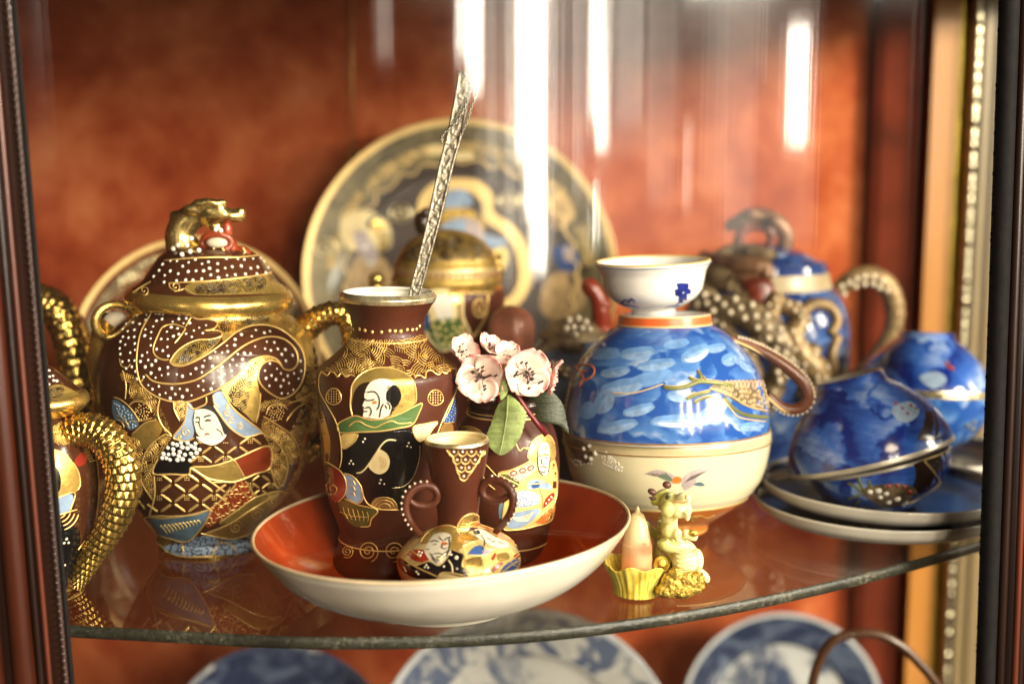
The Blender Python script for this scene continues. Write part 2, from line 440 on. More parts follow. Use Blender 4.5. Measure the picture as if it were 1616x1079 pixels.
    def fans(s, key, mat, poly, size=26, gap=4.2, w=1.1, seed=3, cover=.62, outline=False):
        """Basket-work gilding: overlapping fans of fine arcs inside poly."""
        P = crom([p[:2] for p in poly], 6, True); P = [tuple(p) for p in P]
        rn = random.Random(seed)
        for (cx, cy) in scatter(P, size * cover, seed, 900):
            a0 = rn.uniform(0, 6.28); a1 = a0 + rn.uniform(.9, 1.5); k = rn.randint(3, 6)
            for i in range(k):
                r = size * .35 + gap * i; seg = []
                ox, oy = cx - math.cos((a0 + a1) / 2) * size * .7, cy - math.sin((a0 + a1) / 2) * size * .7
                for j in range(9):
                    a = a0 + (a1 - a0) * j / 8; q = (ox + r * math.cos(a), oy + r * math.sin(a))
                    if inside(P, *q): seg.append(q)
                    else:
                        if len(seg) > 2: s.line(key, mat, seg, w, 6)
                        seg = []
                if len(seg) > 2: s.line(key, mat, seg, w, 6)
    def spiral(s, key, mat, cx, cy, r, turns=2., a0=0., w=2.0, squash=1., dirn=1, r0=.12):
        n = int(14 * turns); s.line(key, mat, [(cx + r * (r0 + (1 - r0) * i / n) * math.cos(a0 + dirn * 2 * math.pi * turns * i / n), cy + squash * r * (r0 + (1 - r0) * i / n) * math.sin(a0 + dirn * 2 * math.pi * turns * i / n)) for i in range(n + 1)], w)
    def flush(s, parent, stuff=()):
        for (k, _, _), (m, mat) in s.parts.items():
            if m.v: m.build(k, mat, parent, kind='stuff' if ('line' in k or 'dots' in k or 'pearls' in k or 'stroke' in k or k in stuff) else None)
def vessel(name, mats, surf, parent, th=.0016, floor=None, lid=False, mif=None, seg=96, closed=False, kind=None, inner_mi=None):
    """The turned body: outside from the foot up, over the rim and down inside."""
    out = list(surf.zr); zb = out[0][0]; pr = [(zb + .0004, 0.)] + [(zb, max(0, out[0][1] - .0006))] + out
    n_out = len(pr)
    if closed: pr.append((out[-1][0], 0.))
    else:
        zt, rt = out[-1]; pr += [(zt + th * .45, rt - th * .3), (zt + th * .45, rt - th * .7)]
        fl = zb + (floor if floor is not None else .003)
        inn = [(max(z, fl), max(r - th, .0005)) for z, r in reversed(out) if z > fl]
        pr += inn + [(fl, 0.)]
    def f(i, a, b):
        if inner_mi is not None and i >= n_out: return inner_mi
        return mif(i, a, b) if mif else 0
    m = MB(); m.lathe(pr, surf.M, seg, mif=f); return m.build(name, mats, parent, kind)

# ================================================================ the cabinet
def wood(name, dark, lite, rough=.22, scale=9):
    m, nt, b = nt_new(name)
    v = coords(nt, (scale * 6, scale * 6, scale * .5))
    f = noise_tex(nt, v, 1.6, 6, .65, .6); f2 = noise_tex(nt, coords(nt, (90, 90, 4)), 2, 3)
    mx = N(nt, "ShaderNodeMath", operation='MULTIPLY_ADD'); mx.inputs[1].default_value = .35; L(nt, f2, mx.inputs[0]); L(nt, f, mx.inputs[2])
    L(nt, ramp(nt, mx.outputs[0], [(.4, dark), (.95, lite)]), b.inputs["Base Color"])
    b.inputs["Roughness"].default_value = rough; b.inputs["Coat Weight"].default_value = .35; b.inputs["Coat Roughness"].default_value = .12
    bump(nt, b, f2, .15, .0006); return m
MAHOG = wood("mahogany", (.012, .003, .0015), (.062, .0125, .0045), .28)
MAHOG_L = wood("mahogany_edge", (.03, .006, .0025), (.105, .020, .007), .35)
MAHOG_D = wood("dark_mahogany", (.006, .003, .002), (.022, .007, .004), .3)
CORNER = pbr("shaded_velvet", (.13, .019, .006), .75, var=.4, vs_=24, spec=.15)  # velvet darkened to stand for shade in the back corner
GOLDWOOD = wood("golden_wood", (.36, .135, .015), (.48, .20, .028), .5)
TANP = wood("tan_panel", (.19, .135, .065), (.27, .20, .10), .4)
BRASS = pbr("brass_strip", (.50, .36, .06), .35, 1., var=.25, vs_=60)
SILVER_BEAD = pbr("bright_bead", (.72, .64, .46), .30, 1., var=.1)
RUBBER = pbr("black_seal", (.006, .005, .005), .8, var=.3, vs_=200, bmp=.4, bs_=500, spec=.12)
BEADW = wood("beaded_mahogany", (.008, .003, .0015), (.040, .011, .005), .6, 40)
def fabric():
    m, nt, b = nt_new("rust_velvet")
    v = coords(nt); f = noise_tex(nt, v, 11, 6, .6, .4); f2 = noise_tex(nt, v, 34, 4, .65)
    mx = N(nt, "ShaderNodeMath", operation='MULTIPLY_ADD'); mx.inputs[1].default_value = .35; L(nt, f2, mx.inputs[0]); L(nt, f, mx.inputs[2])
    L(nt, ramp(nt, mx.outputs[0], [(.44, (.19, .018, .005)), (.62, (.35, .064, .019)), (.76, (.50, .130, .046)), (.90, (.60, .21, .085))]), b.inputs["Base Color"])
    b.inputs["Roughness"].default_value = .85; b.inputs["Specular IOR Level"].default_value = .1
    b.inputs["Sheen Weight"].default_value = .04; b.inputs["Sheen Tint"].default_value = (1, .6, .4, 1)
    bump(nt, b, noise_tex(nt, v, 420, 2), .25, .0008); return m
VELVET = fabric()
def clear_glass(name, tint, wave=0., rough=.0, dust=0., f0=.04):
    m = bpy.data.materials.new(name); m.use_nodes = True; nt = m.node_tree; nt.nodes.clear()
    out = N(nt, "ShaderNodeOutputMaterial"); mix = N(nt, "ShaderNodeMixShader"); tr = N(nt, "ShaderNodeBsdfTransparent"); gl = N(nt, "ShaderNodeBsdfGlossy")
    tr.inputs[0].default_value = (*tint, 1); gl.inputs["Roughness"].default_value = rough
    lw = N(nt, "ShaderNodeLayerWeight"); lw.inputs["Blend"].default_value = .5
    p = N(nt, "ShaderNodeMath", operation='POWER'); p.inputs[1].default_value = 5; L(nt, lw.outputs["Facing"], p.inputs[0])
    q = N(nt, "ShaderNodeMath", operation='MULTIPLY_ADD'); q.inputs[1].default_value = 1 - f0; q.inputs[2].default_value = f0; L(nt, p.outputs[0], q.inputs[0])
    L(nt, q.outputs[0], mix.inputs[0]); L(nt, tr.outputs[0], mix.inputs[1]); L(nt, gl.outputs[0], mix.inputs[2])
    if wave:
        v = coords(nt, (70, 70, .9)); n1 = noise_tex(nt, v, 1., 3, .5); v2 = coords(nt, (10, 10, 3)); n2 = noise_tex(nt, v2, 1., 2)
        a = N(nt, "ShaderNodeMath", operation='MULTIPLY_ADD'); a.inputs[1].default_value = 2.0; L(nt, n2, a.inputs[0]); L(nt, n1, a.inputs[2])
        b = N(nt, "ShaderNodeBump"); b.inputs["Strength"].default_value = 1.; b.inputs["Distance"].default_value = wave
        L(nt, a.outputs[0], b.inputs["Height"]); L(nt, b.outputs[0], gl.inputs["Normal"])
    if dust:
        v = coords(nt); a1 = noise_tex(nt, v, 14, 4, .6, .5); a2 = noise_tex(nt, v, 900, 2, .6); df = N(nt, "ShaderNodeBsdfDiffuse"); df.inputs[0].default_value = (.5, .42, .34, 1)
        k1 = N(nt, "ShaderNodeMapRange"); k1.inputs[1].default_value = .42; k1.inputs[2].default_value = .7; L(nt, a1, k1.inputs[0])
        k2 = N(nt, "ShaderNodeMapRange"); k2.inputs[1].default_value = .5; k2.inputs[2].default_value = .78; L(nt, a2, k2.inputs[0])
        k3 = N(nt, "ShaderNodeMath", operation='MULTIPLY_ADD'); k3.inputs[1].default_value = 1.6; k3.inputs[2].default_value = .3; L(nt, k2.outputs[0], k3.inputs[0])
        k4 = N(nt, "ShaderNodeMath", operation='MULTIPLY'); L(nt, k1.outputs[0], k4.inputs[0]); L(nt, k3.outputs[0], k4.inputs[1])
        k5 = N(nt, "ShaderNodeMath", operation='MULTIPLY'); k5.inputs[1].default_value = dust; L(nt, k4.outputs[0], k5.inputs[0])
        m2 = N(nt, "ShaderNodeMixShader"); L(nt, k5.outputs[0], m2.inputs[0]); L(nt, mix.outputs[0], m2.inputs[1]); L(nt, df.outputs[0], m2.inputs[2]); mix = m2
    L(nt, mix.outputs[0], out.inputs[0]); return m
PANE = clear_glass("old_window_glass", (.985, .985, .975), wave=.00017, rough=.06, f0=.045)
SHELFG = clear_glass("shelf_glass", (.72, .705, .66), rough=.02, f0=.05, dust=.075)
def edge_mat():
    m, nt, b = nt_new("ground_glass_edge"); v = coords(nt)
    f = noise_tex(nt, v, 500, 4, .7); g = noise_tex(nt, v, 40, 3)
    a = N(nt, "ShaderNodeMath", operation='MULTIPLY'); L(nt, f, a.inputs[0]); L(nt, g, a.inputs[1])
    L(nt, ramp(nt, a.outputs[0], [(.15, (.008, .009, .006)), (.30, (.032, .032, .022)), (.42, (.13, .12, .085))]), b.inputs["Base Color"])
    b.inputs["Roughness"].default_value = .35; bump(nt, b, f, .6, .0008); return m
EDGE = edge_mat()

cab = thing("display_cabinet", "mahogany display cabinet with rust velvet back, bowed glass front and glass shelf", "cabinet", (0, .75, -.31))
m = MB(); m.box((-.46, 1.02, -.33), (.385, 1.04, .42)); m.build("back_panel", VELVET, cab)
m = MB(); m.box((-.5, .47, .375), (.42, 1.06, .395)); m.build("cabinet_roof", MAHOG, cab)
m = MB(); m.box((-.5, .47, -.330), (.42, 1.06, -.310)); m.build("cabinet_floor", MAHOG, cab)
m = MB(); m.prism([(-.232, .55), (-.222, .55), (-.42, 1.02), (-.435, 1.02)], -.309, .374); m.build("side_board", MAHOG, cab)
# rear corner seen on the right: strip with the corner shade in its colour, golden pilaster, brass groove, bright bead, tan stile
m = MB(); m.prism([(.270, 1.019), (.270, 1.008), (.276, 1.004), (.302, .999), (.306, 1.019)], -.309, .374); m.build("corner_shade_strip", CORNER, cab)
def strip(x0, x1, y, name, mat, yb=1.019):
    mb = MB(); mb.prism([(x0, y), (x1, y), (x1, yb), (x0, yb)], -.309, .374); return mb.build(name, mat, cab)
strip(.3062, .3250, .986, "pilaster", GOLDWOOD); strip(.3252, .3312, .990, "brass_groove", BRASS)
rn = random.Random(5); m = MB(); z = -.3
while z < .37:
    l = rn.uniform(.006, .018); m.tube([(.3345, .978, z + l * k / 4) for k in range(5)], [.0036, .0040, .0041, .0040, .0036], 10); z += l * 1.02
m.build("bright_bead_strip", SILVER_BEAD, cab, kind='stuff')
strip(.3382, .3470, .972, "tan_stile", TANP); strip(.3472, .3500, .969, "tan_stile", TANP); strip(.3502, .372, .971, "tan_stile", TANP)
m = MB(); m.prism([(.371, .970), (.375, .970), (.2665, .665), (.2625, .665)], -.309, .374); m.build("side_glass", clear_glass("side_glass", (.95, .95, .92)), cab)
# bowed front glass
def arc(rad, x0, x1, n=60):
    a0, a1 = math.asin((x0 - GLASS_C[0]) / rad), math.asin((x1 - GLASS_C[0]) / rad)
    return [(GLASS_C[0] + rad * math.sin(a0 + (a1 - a0) * i / n), GLASS_C[1] - rad * math.cos(a0 + (a1 - a0) * i / n)) for i in range(n + 1)]
m = MB(); G = []
for rr in (GLASS_R, GLASS_R - .003): G.append([[(x, y, z) for z in (-.305, -.1, .05, .2, .372)] for x, y in arc(rr, -.205, .262, 90)])
m.grid(G[0]); m.grid(G[1], flip=True); m.build("front_glass", PANE, cab)
def rail(z0, z1, name):
    P = arc(GLASS_R + .006, -.24, .30, 60); Q = arc(GLASS_R - .016, -.24, .30, 60); m = MB()
    m.grid([[(x, y, z0), (x, y, z1), (u, v, z1), (u, v, z0)] for (x, y), (u, v) in zip(P, Q)], closed_v=True); return m.build(name, MAHOG, cab)
rail(.318, .374, "top_shade_rail"); rail(-.309, -.28, "bottom_rail")  # top rail is out of view, added to shade the upper back panel
m = MB(); m.prism([(.376, .970), (.384, .970), (.276, .665), (.268, .665)], .300, .374); m.build("side_shade_rail", MAHOG, cab)  # unseen rail added to continue that shading on the right side
# stiles of the door, moulded
def stile(name, px0, px1, Y, side, spec):
    """px0 / px1: the inner edge in the picture's top and bottom row; spec: (offset px, half width px, proudness, material, part)."""
    a = at(px0, 0, Y); b = at(px1, 1079, Y); ax = Vector(a - b).normalized(); u = pxm(540, Y)
    def line(off, dy=0): return [Vector(b) + Vector((side * off * u, dy, 0)) - ax * .09 + ax * k * (.58 / 24) for k in range(25)]
    root = None
    for off, hw, dy, mat, part in spec:
        mb = MB()
        if part == "beaded_trim":
            n = 150
            for k in range(n):
                p = line(off, dy)[0] + ax * (.45 * k / n); mb.ball(p, (hw * u * rn.uniform(.85, 1.1), hw * u, hw * u * .75), 7, 5)
            mb.tube(line(off, dy + .001), hw * u * .85, 8)
        elif part.endswith("body"):
            P = line(off, dy); hwm = hw * u
            mb.grid([[p + Vector((x * hwm, y, 0)) for x, y in ((-1, 0), (1, 0), (1 - (.0 if side > 0 else .45), .03), (-1 + (.45 if side > 0 else .0), .03))] for p in P], closed_v=True, smooth=False)
        else: mb.tube(line(off, dy), hw * u, 10)
        o = mb.build(part if root is not None else name, mat, cab if root is None else root, kind='stuff' if part == "beaded_trim" else None)
        if root is None: root = o
    return root
stile("door_stile", 20, 112, .515, -1, [(95, 94, .004, MAHOG_D, "stile_body"), (13, 5, .003, BEADW, "beaded_trim"), (4, 3.5, .004, RUBBER, "glass_seal"), (36, 4, .001, MAHOG_L, "ridge"), (80, 20, .004, MAHOG, "round_moulding"), (52, 6, .003, MAHOG_D, "fillet"), (136, 24, .002, MAHOG, "round_moulding")])
stile("door_stile", 1586, 1548, .600, 1, [(110, 114, .004, MAHOG_D, "stile_body"), (10, 15, .002, RUBBER, "glass_seal"), (3, 9, .003, RUBBER, "beaded_trim"), (34, 9, .002, MAHOG_D, "fillet"), (52, 5.5, -.002, MAHOG_L, "ridge"), (66, 8, .003, MAHOG_D, "fillet"), (106, 30, .004, MAHOG, "round_moulding"), (160, 24, .002, MAHOG, "round_moulding")])
# glass shelf with its ground edge
edge_px = [(20, 976), (105, 985), (250, 993), (450, 1003), (620, 1004), (760, 999), (900, 988), (1050, 968), (1200, 941), (1370, 902), (1535, 857), (1590, 840)]
front = [tuple((O + rays([p])[0] * (-CAM_H / rays([p])[0][2]))[:2]) for p in edge_px]
front = [tuple(q) for q in crom(front, n=10)]
poly = front + [(.292, 1.0), (-.40, 1.0)]
m = MB(); m.prism(poly, -.0054, 0.); m.build("glass_shelf", SHELFG, cab)
m = MB(); G = []
for i, (x, y) in enumerate(front):
    t = Vector((front[min(i + 1, len(front) - 1)][0] - front[max(i - 1, 0)][0], front[min(i + 1, len(front) - 1)][1] - front[max(i - 1, 0)][1])).normalized(); nx, ny = t.y, -t.x
    G.append([(x + nx * k, y + ny * k, z) for k, z in ((.0001, .00005), (.0007, -.0003), (.0012, -.0016), (.0013, -.0027), (.0012, -.0038), (.0007, -.0051), (.0001, -.00545))])
m.grid(G, flip=True); m.build("shelf_edge", EDGE, cab)

# ================================================================ the dish and what stands in it
def dish_mat():
    m, nt, b = nt_new("cream_porcelain"); v = coords(nt)
    f = noise_tex(nt, v, 30, 4); g = noise_tex(nt, v, 260, 3)
    L(nt, ramp(nt, f, [(.3, (.47, .43, .34)), (.7, (.58, .54, .45))]), b.inputs["Base Color"]); b.inputs["Roughness"].default_value = .2; b.inputs["Coat Weight"].default_value = .3
    bump(nt, b, g, .08, .0005); return m
PORC = dish_mat(); PORC_W = pbr("white_porcelain", (.76, .74, .70), .16, coat=.4, var=.05, vs_=40)
DRED = pbr("sealing_wax_red_glaze", (.34, .042, .009), .12, coat=.6, var=.28, vs_=26, bmp=.05, bs_=90)
dx, dy_ = at(697, 948, .572)[0], .572
dish = thing("red_dish", "wide cream dish with glossy red inside standing in front on the glass shelf", "dish", (dx, dy_, 0))
def tiltrim(a, r, z, i):
    k = max(0, (r - .034) / .049) ** 1.2
    return r * (1 + .006 * math.cos(3 * a)), z + .0040 * k * math.cos(a)
pr = [(.0022, 0), (.0022, .031), (0, .0325), (0, .0345), (.0005, .0352), (.0035, .0358)] + [tuple(q) for q in crom([(.0035, .0358), (.0055, .046), (.0115, .0605), (.0205, .0725), (.0310, .0806), (.0350, .0827)], n=7)][1:] + [(.0357, .0830), (.0360, .0826)]
n_o = len(pr)
inn = [tuple(q) for q in crom([(.0353, .0820), (.0300, .0788), (.0200, .0712), (.0120, .0600), (.0075, .0480), (.0062, .0340)], n=7)]
pr += inn + [(.0058, .02), (.0058, 0)]
m = MB(); m.lathe(pr, Matrix.Translation((dx, dy_, 0)), 128, ruffle=tiltrim, mif=lambda i, a, b: 0 if i < n_o - 1 else 1); m.build("bowl_wall", [PORC, DRED], dish)
m = MB(); m.tube([(dx + .0826 * (1 + .006 * math.cos(3 * a)) * math.cos(a), dy_ + .0827 * (1 + .006 * math.cos(3 * a)) * math.sin(a), .0360 + .0040 * math.cos(a)) for a in np.linspace(0, 2 * math.pi, 129)[:-1]], .0008, 8, closed=True); m.build("gilt_rim", pbr("cream_gilt_edge", (.72, .58, .36), .3, .3, var=.12, vs_=60), dish)

# ---------------------------------------------------------------- tall brown vase
FL = .0060
S = Surf(613, .603, [(463, 74), (467, 77), (474, 75, 1), (482, 69), (500, 60), (520, 56), (533, 59, 1), (545, 68), (562, 84), (578, 103), (585, 110), (600, 112), (650, 110), (700, 105), (760, 98), (800, 91), (830, 81), (846, 76, 1), (860, 77), (880, 81), (893, 86), (905, 88)], FL, roll=R(.7))
vase = thing("tall_vase", "tall brown vase painted with a robed bald monk, standing in the red dish", "vase", S.base)
zrim = S.zr[-1][0]
vessel("vase_body", [BROWN_V, GILT_OLD, WHITE_E], S, vase, .0022, mif=lambda i, a, b: 1 if a[0] > zrim - .0032 else 0, inner_mi=2)
D = Decor(S)
D.ring("gilt_line", GILT_LINE, 533, 2.4); D.ring("gilt_line", GILT_LINE, 846, 2.2); D.ring("gilt_line", GILT_LINE, 900, 2.6)
th = np.linspace(0, 2 * math.pi, 37)[:-1]
D.dots("gilt_dots", GILT_LINE, ZD((272, 338), (295, 343), (335, 342), (371, 351), (420, 362), (482, 363), (538, 354), (576, 356), (615, 357), (659, 346), (695, 347), (723, 342), (744, 322)), 3.1, .5)
# basket-work shoulder
sh = ZD((250, 385), (330, 404), (500, 412), (650, 404), (765, 380), (830, 470), (975, 605), (900, 640), (790, 630), (700, 670), (600, 610), (500, 605), (400, 630), (300, 660), (180, 655), (80, 625), (150, 580), (230, 500))
D.fans("gilt_fine_line", GILT_FINE, sh, 24, 3.7, 1.35, 3, .44)
D.line("gilt_line", GILT_LINE, ZD((75, 628), (105, 652), (120, 656), (140, 634), (165, 642), (185, 668), (203, 648), (218, 642), (240, 668), (275, 655), (306, 668)), 2.6)
D.line("gilt_line", GILT_LINE, ZD((708, 676), (722, 660), (745, 656), (780, 674), (788, 632), (820, 622), (845, 640), (875, 652), (895, 632), (925, 646), (945, 618), (985, 612)), 2.8)
D.line("gilt_line", GILT_LINE, ZD((76, 632), (60, 680), (66, 765), (110, 850), (160, 940), (188, 1010), (205, 1090), (212, 1150), (212, 1230), (200, 1285)), 2.2)
D.line("gilt_line", GILT_LINE, ZD((988, 612), (990, 690), (988, 765), (940, 870), (893, 975), (855, 1075)), 2.2)
D.fill("gilt_side_panel", GILT_PANEL, ZD((250, 385), (160, 465), (50, 590), (20, 630), (40, 780), (95, 940), (135, 1100), (128, 1230), (110, 1290), (60, 1200), (0, 800), (-20, 620), (60, 560)), 1)
for cx, cy, rx, ry in ((160, 800, 50, 55), (850, 808, 52, 52)):
    D.line("gilt_line", GILT_LINE, ZD(*[(cx + rx * math.cos(a) * (1 + .06 * math.sin(3 * a)), cy + ry * math.sin(a)) for a in np.linspace(0, 6.28, 15)[:-1]]), 1.9, closed=True)
    D.dots("gilt_dots", GILT_LINE, ZD(*[(cx + i * 17, cy + j * 17) for i in (-2, -1, 0, 1, 2) for j in (-2, -1, 0, 1, 2) if i * i + j * j < 6]), 1.4, .5)
halo = ZD((275, 800), (285, 720), (340, 650), (420, 612), (500, 603), (590, 618), (670, 660), (708, 720), (718, 800), (712, 850), (600, 920), (480, 945), (290, 935), (272, 870))
D.fill("painted_halo", GILT_PANEL, halo, 1); D.line("gilt_line", GILT_LINE, ZD((285, 930), (272, 870), (275, 800), (285, 720), (340, 650), (420, 612), (500, 603), (590, 618), (670, 660), (708, 720), (720, 800), (712, 850)), 2.8)
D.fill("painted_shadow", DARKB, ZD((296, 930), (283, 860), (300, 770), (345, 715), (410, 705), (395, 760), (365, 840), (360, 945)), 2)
D.fill("painted_face", SKIN_E, ZD((408, 706), (470, 682), (535, 688), (575, 720), (585, 800), (560, 880), (540, 920), (480, 950), (400, 945), (358, 935), (366, 895), (350, 862), (366, 815), (372, 765)), 3)
D.fill("painted_hair", BLACK, ZD((545, 735), (575, 720), (607, 752), (617, 805), (596, 855), (562, 880), (540, 842), (520, 830), (515, 780)), 4)
for k in range(9): D.line("ink_stroke", INK, ZD((548, 735 + k * 12), (522 - (k % 2) * 8, 728 + k * 13)), 1.4, layer=5)
for q in (((382, 772), (425, 766), (450, 776), (468, 810), (468, 860), (452, 892)), ((362, 806), (385, 826), (420, 824), (438, 816)), ((360, 760), (380, 768)), ((370, 815), (352, 860), (370, 880)), ((372, 880), (402, 872), (416, 900), (404, 935)), ((365, 902), (392, 900)), ((500, 845), (482, 880), (470, 945)), ((508, 855), (522, 885)), ((520, 838), (540, 862), (538, 890)), ((562, 862), (545, 925)), ((545, 910), (575, 880))):
    D.line("ink_stroke", INK, ZD(*q), 2.2, layer=5)
D.fill("painted_blush", ORANGE_E, ZD((418, 836), (450, 828), (452, 846), (424, 852)), 4)
robe = ZE((205, 170), (325, 60), (500, 45), (690, 28), (760, 110), (745, 250), (700, 360), (655, 450), (625, 560), (590, 582), (470, 575), (390, 540), (362, 480), (330, 400), (270, 335), (205, 300))
D.fill("painted_robe", BLACK, robe, 1)
D.line("gilt_line", GILT_LINE, ZE((345, 440), (368, 500), (395, 540), (475, 575), (600, 578)), 2.4)
D.line("gilt_fine_line", GILT_OLD, ZE((745, 140), (738, 240), (700, 350), (640, 415), (550, 432)), 1.3)
D.fill("painted_collar", GREEN_E, ZD((190, 988), (250, 950), (310, 932), (400, 957), (500, 952), (600, 920), (700, 870), (758, 848), (738, 910), (692, 990), (600, 1015), (480, 1035), (320, 1042), (205, 1045)), 4)
D.line("gilt_line", GILT_LINE, ZD((190, 988), (250, 950), (310, 932), (400, 957), (500, 952), (600, 920), (700, 870), (758, 848), (738, 910), (692, 990), (600, 1015), (480, 1035), (320, 1042), (205, 1045)), 2.4, closed=True, layer=5)
D.line("gilt_line", GILT_LINE, ZD((262, 1002), (300, 972), (340, 972), (380, 995), (440, 1010), (500, 982), (555, 966), (600, 982), (690, 978)), 2.2, layer=6)
D.fill("painted_lining", CREAM_E, ZD((700, 1005), (780, 985), (862, 972), (830, 1020), (790, 1079), (745, 1100), (705, 1060)), 4)
D.line("gilt_line", GILT_LINE, ZD((700, 1005), (780, 985), (862, 972), (830, 1020), (790, 1079), (740, 1105), (704, 1060)), 2, closed=True, layer=5)
D.fill("painted_lining", YELLOW_E, ZE((215, 68), (325, 62), (305, 110), (245, 158), (215, 160)), 4); D.line("gilt_line", GILT_LINE, ZE((325, 62), (305, 110), (245, 158), (215, 160)), 2, layer=5)
D.fill("painted_leaf", CREAM_E, ZE((470, 165), (520, 195), (541, 250), (520, 312), (470, 336), (425, 318), (392, 272), (430, 215), (455, 180)), 3)
for r in (14, 28, 42): D.line("gilt_fine_line", GILT_FINE, ZE(*[(472 + r * math.cos(a), 258 + r * .95 * math.sin(a)) for a in np.linspace(-1.8, 1.6, 8)]), 1.2, layer=4)
D.line("enamel_line", CREAM_E, ZE((583, 105), (525, 104), (485, 135), (455, 180), (392, 275), (350, 320), (313, 328)), 2.6, layer=4)
D.dots("enamel_dots", PEARL, ZE((370, 95), (357, 116), (668, 124), (658, 146), (683, 153), (276, 245), (265, 263), (291, 266), (478, 375), (471, 398), (501, 403)), 1.7)
D.fill("painted_leaf", OCHRE_E, ZE((412, 548), (440, 500), (500, 488), (560, 505), (597, 560), (590, 570), (480, 568)), 3)
for r in (.45, .72, .95): D.line("gilt_line", GILT_LINE, ZE(*[(505 + 92 * r * math.cos(a), 572 - 84 * r * math.sin(a)) for a in np.linspace(.2, 2.95, 9)]), 1.5, layer=4)
D.fill("painted_roundel", RED_E, ZE((130, 288), (185, 300), (228, 345), (246, 405), (236, 470), (192, 522), (140, 530), (105, 470), (92, 360)), 2)
D.line("gilt_line", GILT_LINE, ZE((105, 250), (160, 280), (215, 325), (245, 395), (237, 470), (192, 524)), 2.2, layer=4); D.spiral("gilt_line", GILT_LINE, *ZE((150, 435))[0], 12, 1.5, 1.2, 1.6)
D.fill("painted_roundel", BLUEG, ZE((228, 330), (290, 350), (345, 420), (356, 500), (322, 532), (255, 505), (240, 470), (247, 405)), 2)
D.line("gilt_line", GILT_LINE, ZE((228, 330), (290, 350), (345, 420), (358, 500), (322, 534), (255, 505)), 2.2, layer=4)
for y in (385, 425, 465): D.line("gilt_line", GILT_LINE, ZE((262, y), (290, y - 8), (308, y + 22)), 1.4, layer=4)
D.fill("painted_leaf", OLIVE_E, ZE((190, 530), (255, 515), (330, 545), (440, 570), (455, 592), (412, 640), (395, 688), (300, 690), (225, 620)), 2)
D.line("gilt_line", GILT_LINE, ZE((230, 500), (330, 545), (440, 570), (457, 595), (415, 640), (400, 688), (340, 692)), 2.2, layer=4)
for k in range(6): D.line("gilt_fine_line", GILT_FINE, ZE((225 + k * 32, 560 + k * 6), (235 + k * 32, 600 + k * 5), (260 + k * 26, 640 + k * 4)), 1.4, layer=4)
D.line("gilt_fine_line", GILT_FINE, ZE((200, 590), (280, 618), (400, 628)), 1.4, layer=4)
for cx, a0, q in ((392, 0, 1), (566, .4, 1), (252, .9, .6), (740, .2, .8)): D.spiral("gilt_line", GILT_FINE, *ZE((cx, 862))[0], 17 * q, 2.2, a0, 1.9)
D.fill("painted_patch", BLUED, ZD((985, 800), (990, 930), (975, 975), (910, 975), (945, 900)), 2); D.line("gilt_line", GILT_LINE, ZD((990, 760), (945, 890), (905, 975), (978, 975)), 1.6)
D.fill("painted_patch", OCHRE_E, ZD((905, 985), (962, 985), (965, 1040), (885, 1048)), 2)
D.dots("enamel_dots", BLUEG, scatter(ZD((985, 810), (985, 930), (970, 970), (920, 970), (950, 900)), 3.5, 2), 1.3)
D.flush(vase)

# ---------------------------------------------------------------- small two-handled jug
S = Surf(725, .556, [(693, 51), (697, 52), (702, 51), (740, 44), (775, 37), (800, 33), (820, 32), (829, 37), (838, 58), (850, 80), (864, 93), (880, 98), (900, 92), (920, 76), (938, 52)], FL, roll=R(-.6))
jug = thing("small_jug", "small brown jug with two curled handles and a squat painted belly in the red dish", "jug", S.base)
zsh = S.zpx(831); zt = S.zr[-1][0]
BELLY = pbr("cream_gold_enamel", (.70, .56, .26), .22, .35, var=.25, vs_=130)
vessel("jug_body", [BROWN_V, GILT_OLD, BELLY, CREAM_E], S, jug, .0016, mif=lambda i, a, b: 1 if a[0] > zt - .0009 else (2 if a[0] < zsh else 0), inner_mi=3)
D = Decor(S)
rows = [(185, (432, 462, 510, 575, 638)), (235, (480, 535, 600)), (292, (510, 560)), (350, (525,))]
rows = [(182, (458, 516, 577, 640)), (236, (480, 536, 602)), (290, (508, 560)), (348, (525,))]
for y, xs in rows:
    for x in xs:
        D.line("gilt_line", GILT_LINE, ZF((x - 30, y - 10), (x - 26, y + 15), (x, y + 32), (x + 26, y + 15), (x + 30, y - 10)), 2.0)
        D.dots("enamel_dots", PEARL, ZF((x, y + 2)), 2.6)
D.line("gilt_line", GILT_LINE, ZF((412, 170), (430, 205), (455, 225), (470, 275), (480, 320), (500, 345)), 1.8); D.line("gilt_line", GILT_LINE, ZF((660, 175), (640, 215), (610, 270), (580, 320), (550, 355)), 1.8)
D.fill("painted_hat", GILT_PANEL, ZF((232, 800), (265, 750), (310, 715), (385, 686), (450, 690), (515, 730), (530, 790), (500, 850), (440, 850), (430, 770), (380, 740), (320, 760), (270, 810)), 2)
D.line("gilt_line", GILT_LINE, ZF((232, 800), (265, 750), (310, 715), (385, 686), (450, 690), (515, 728)), 2.4)
D.fill("painted_face", SKIN_G, ZF((285, 800), (320, 752), (385, 735), (430, 745), (442, 775), (428, 830), (412, 895), (372, 945), (322, 940), (290, 915), (258, 860)), 3)
D.fill("painted_blush", ORANGE_E, ZF((375, 800), (410, 802), (408, 820), (385, 822)), 4)
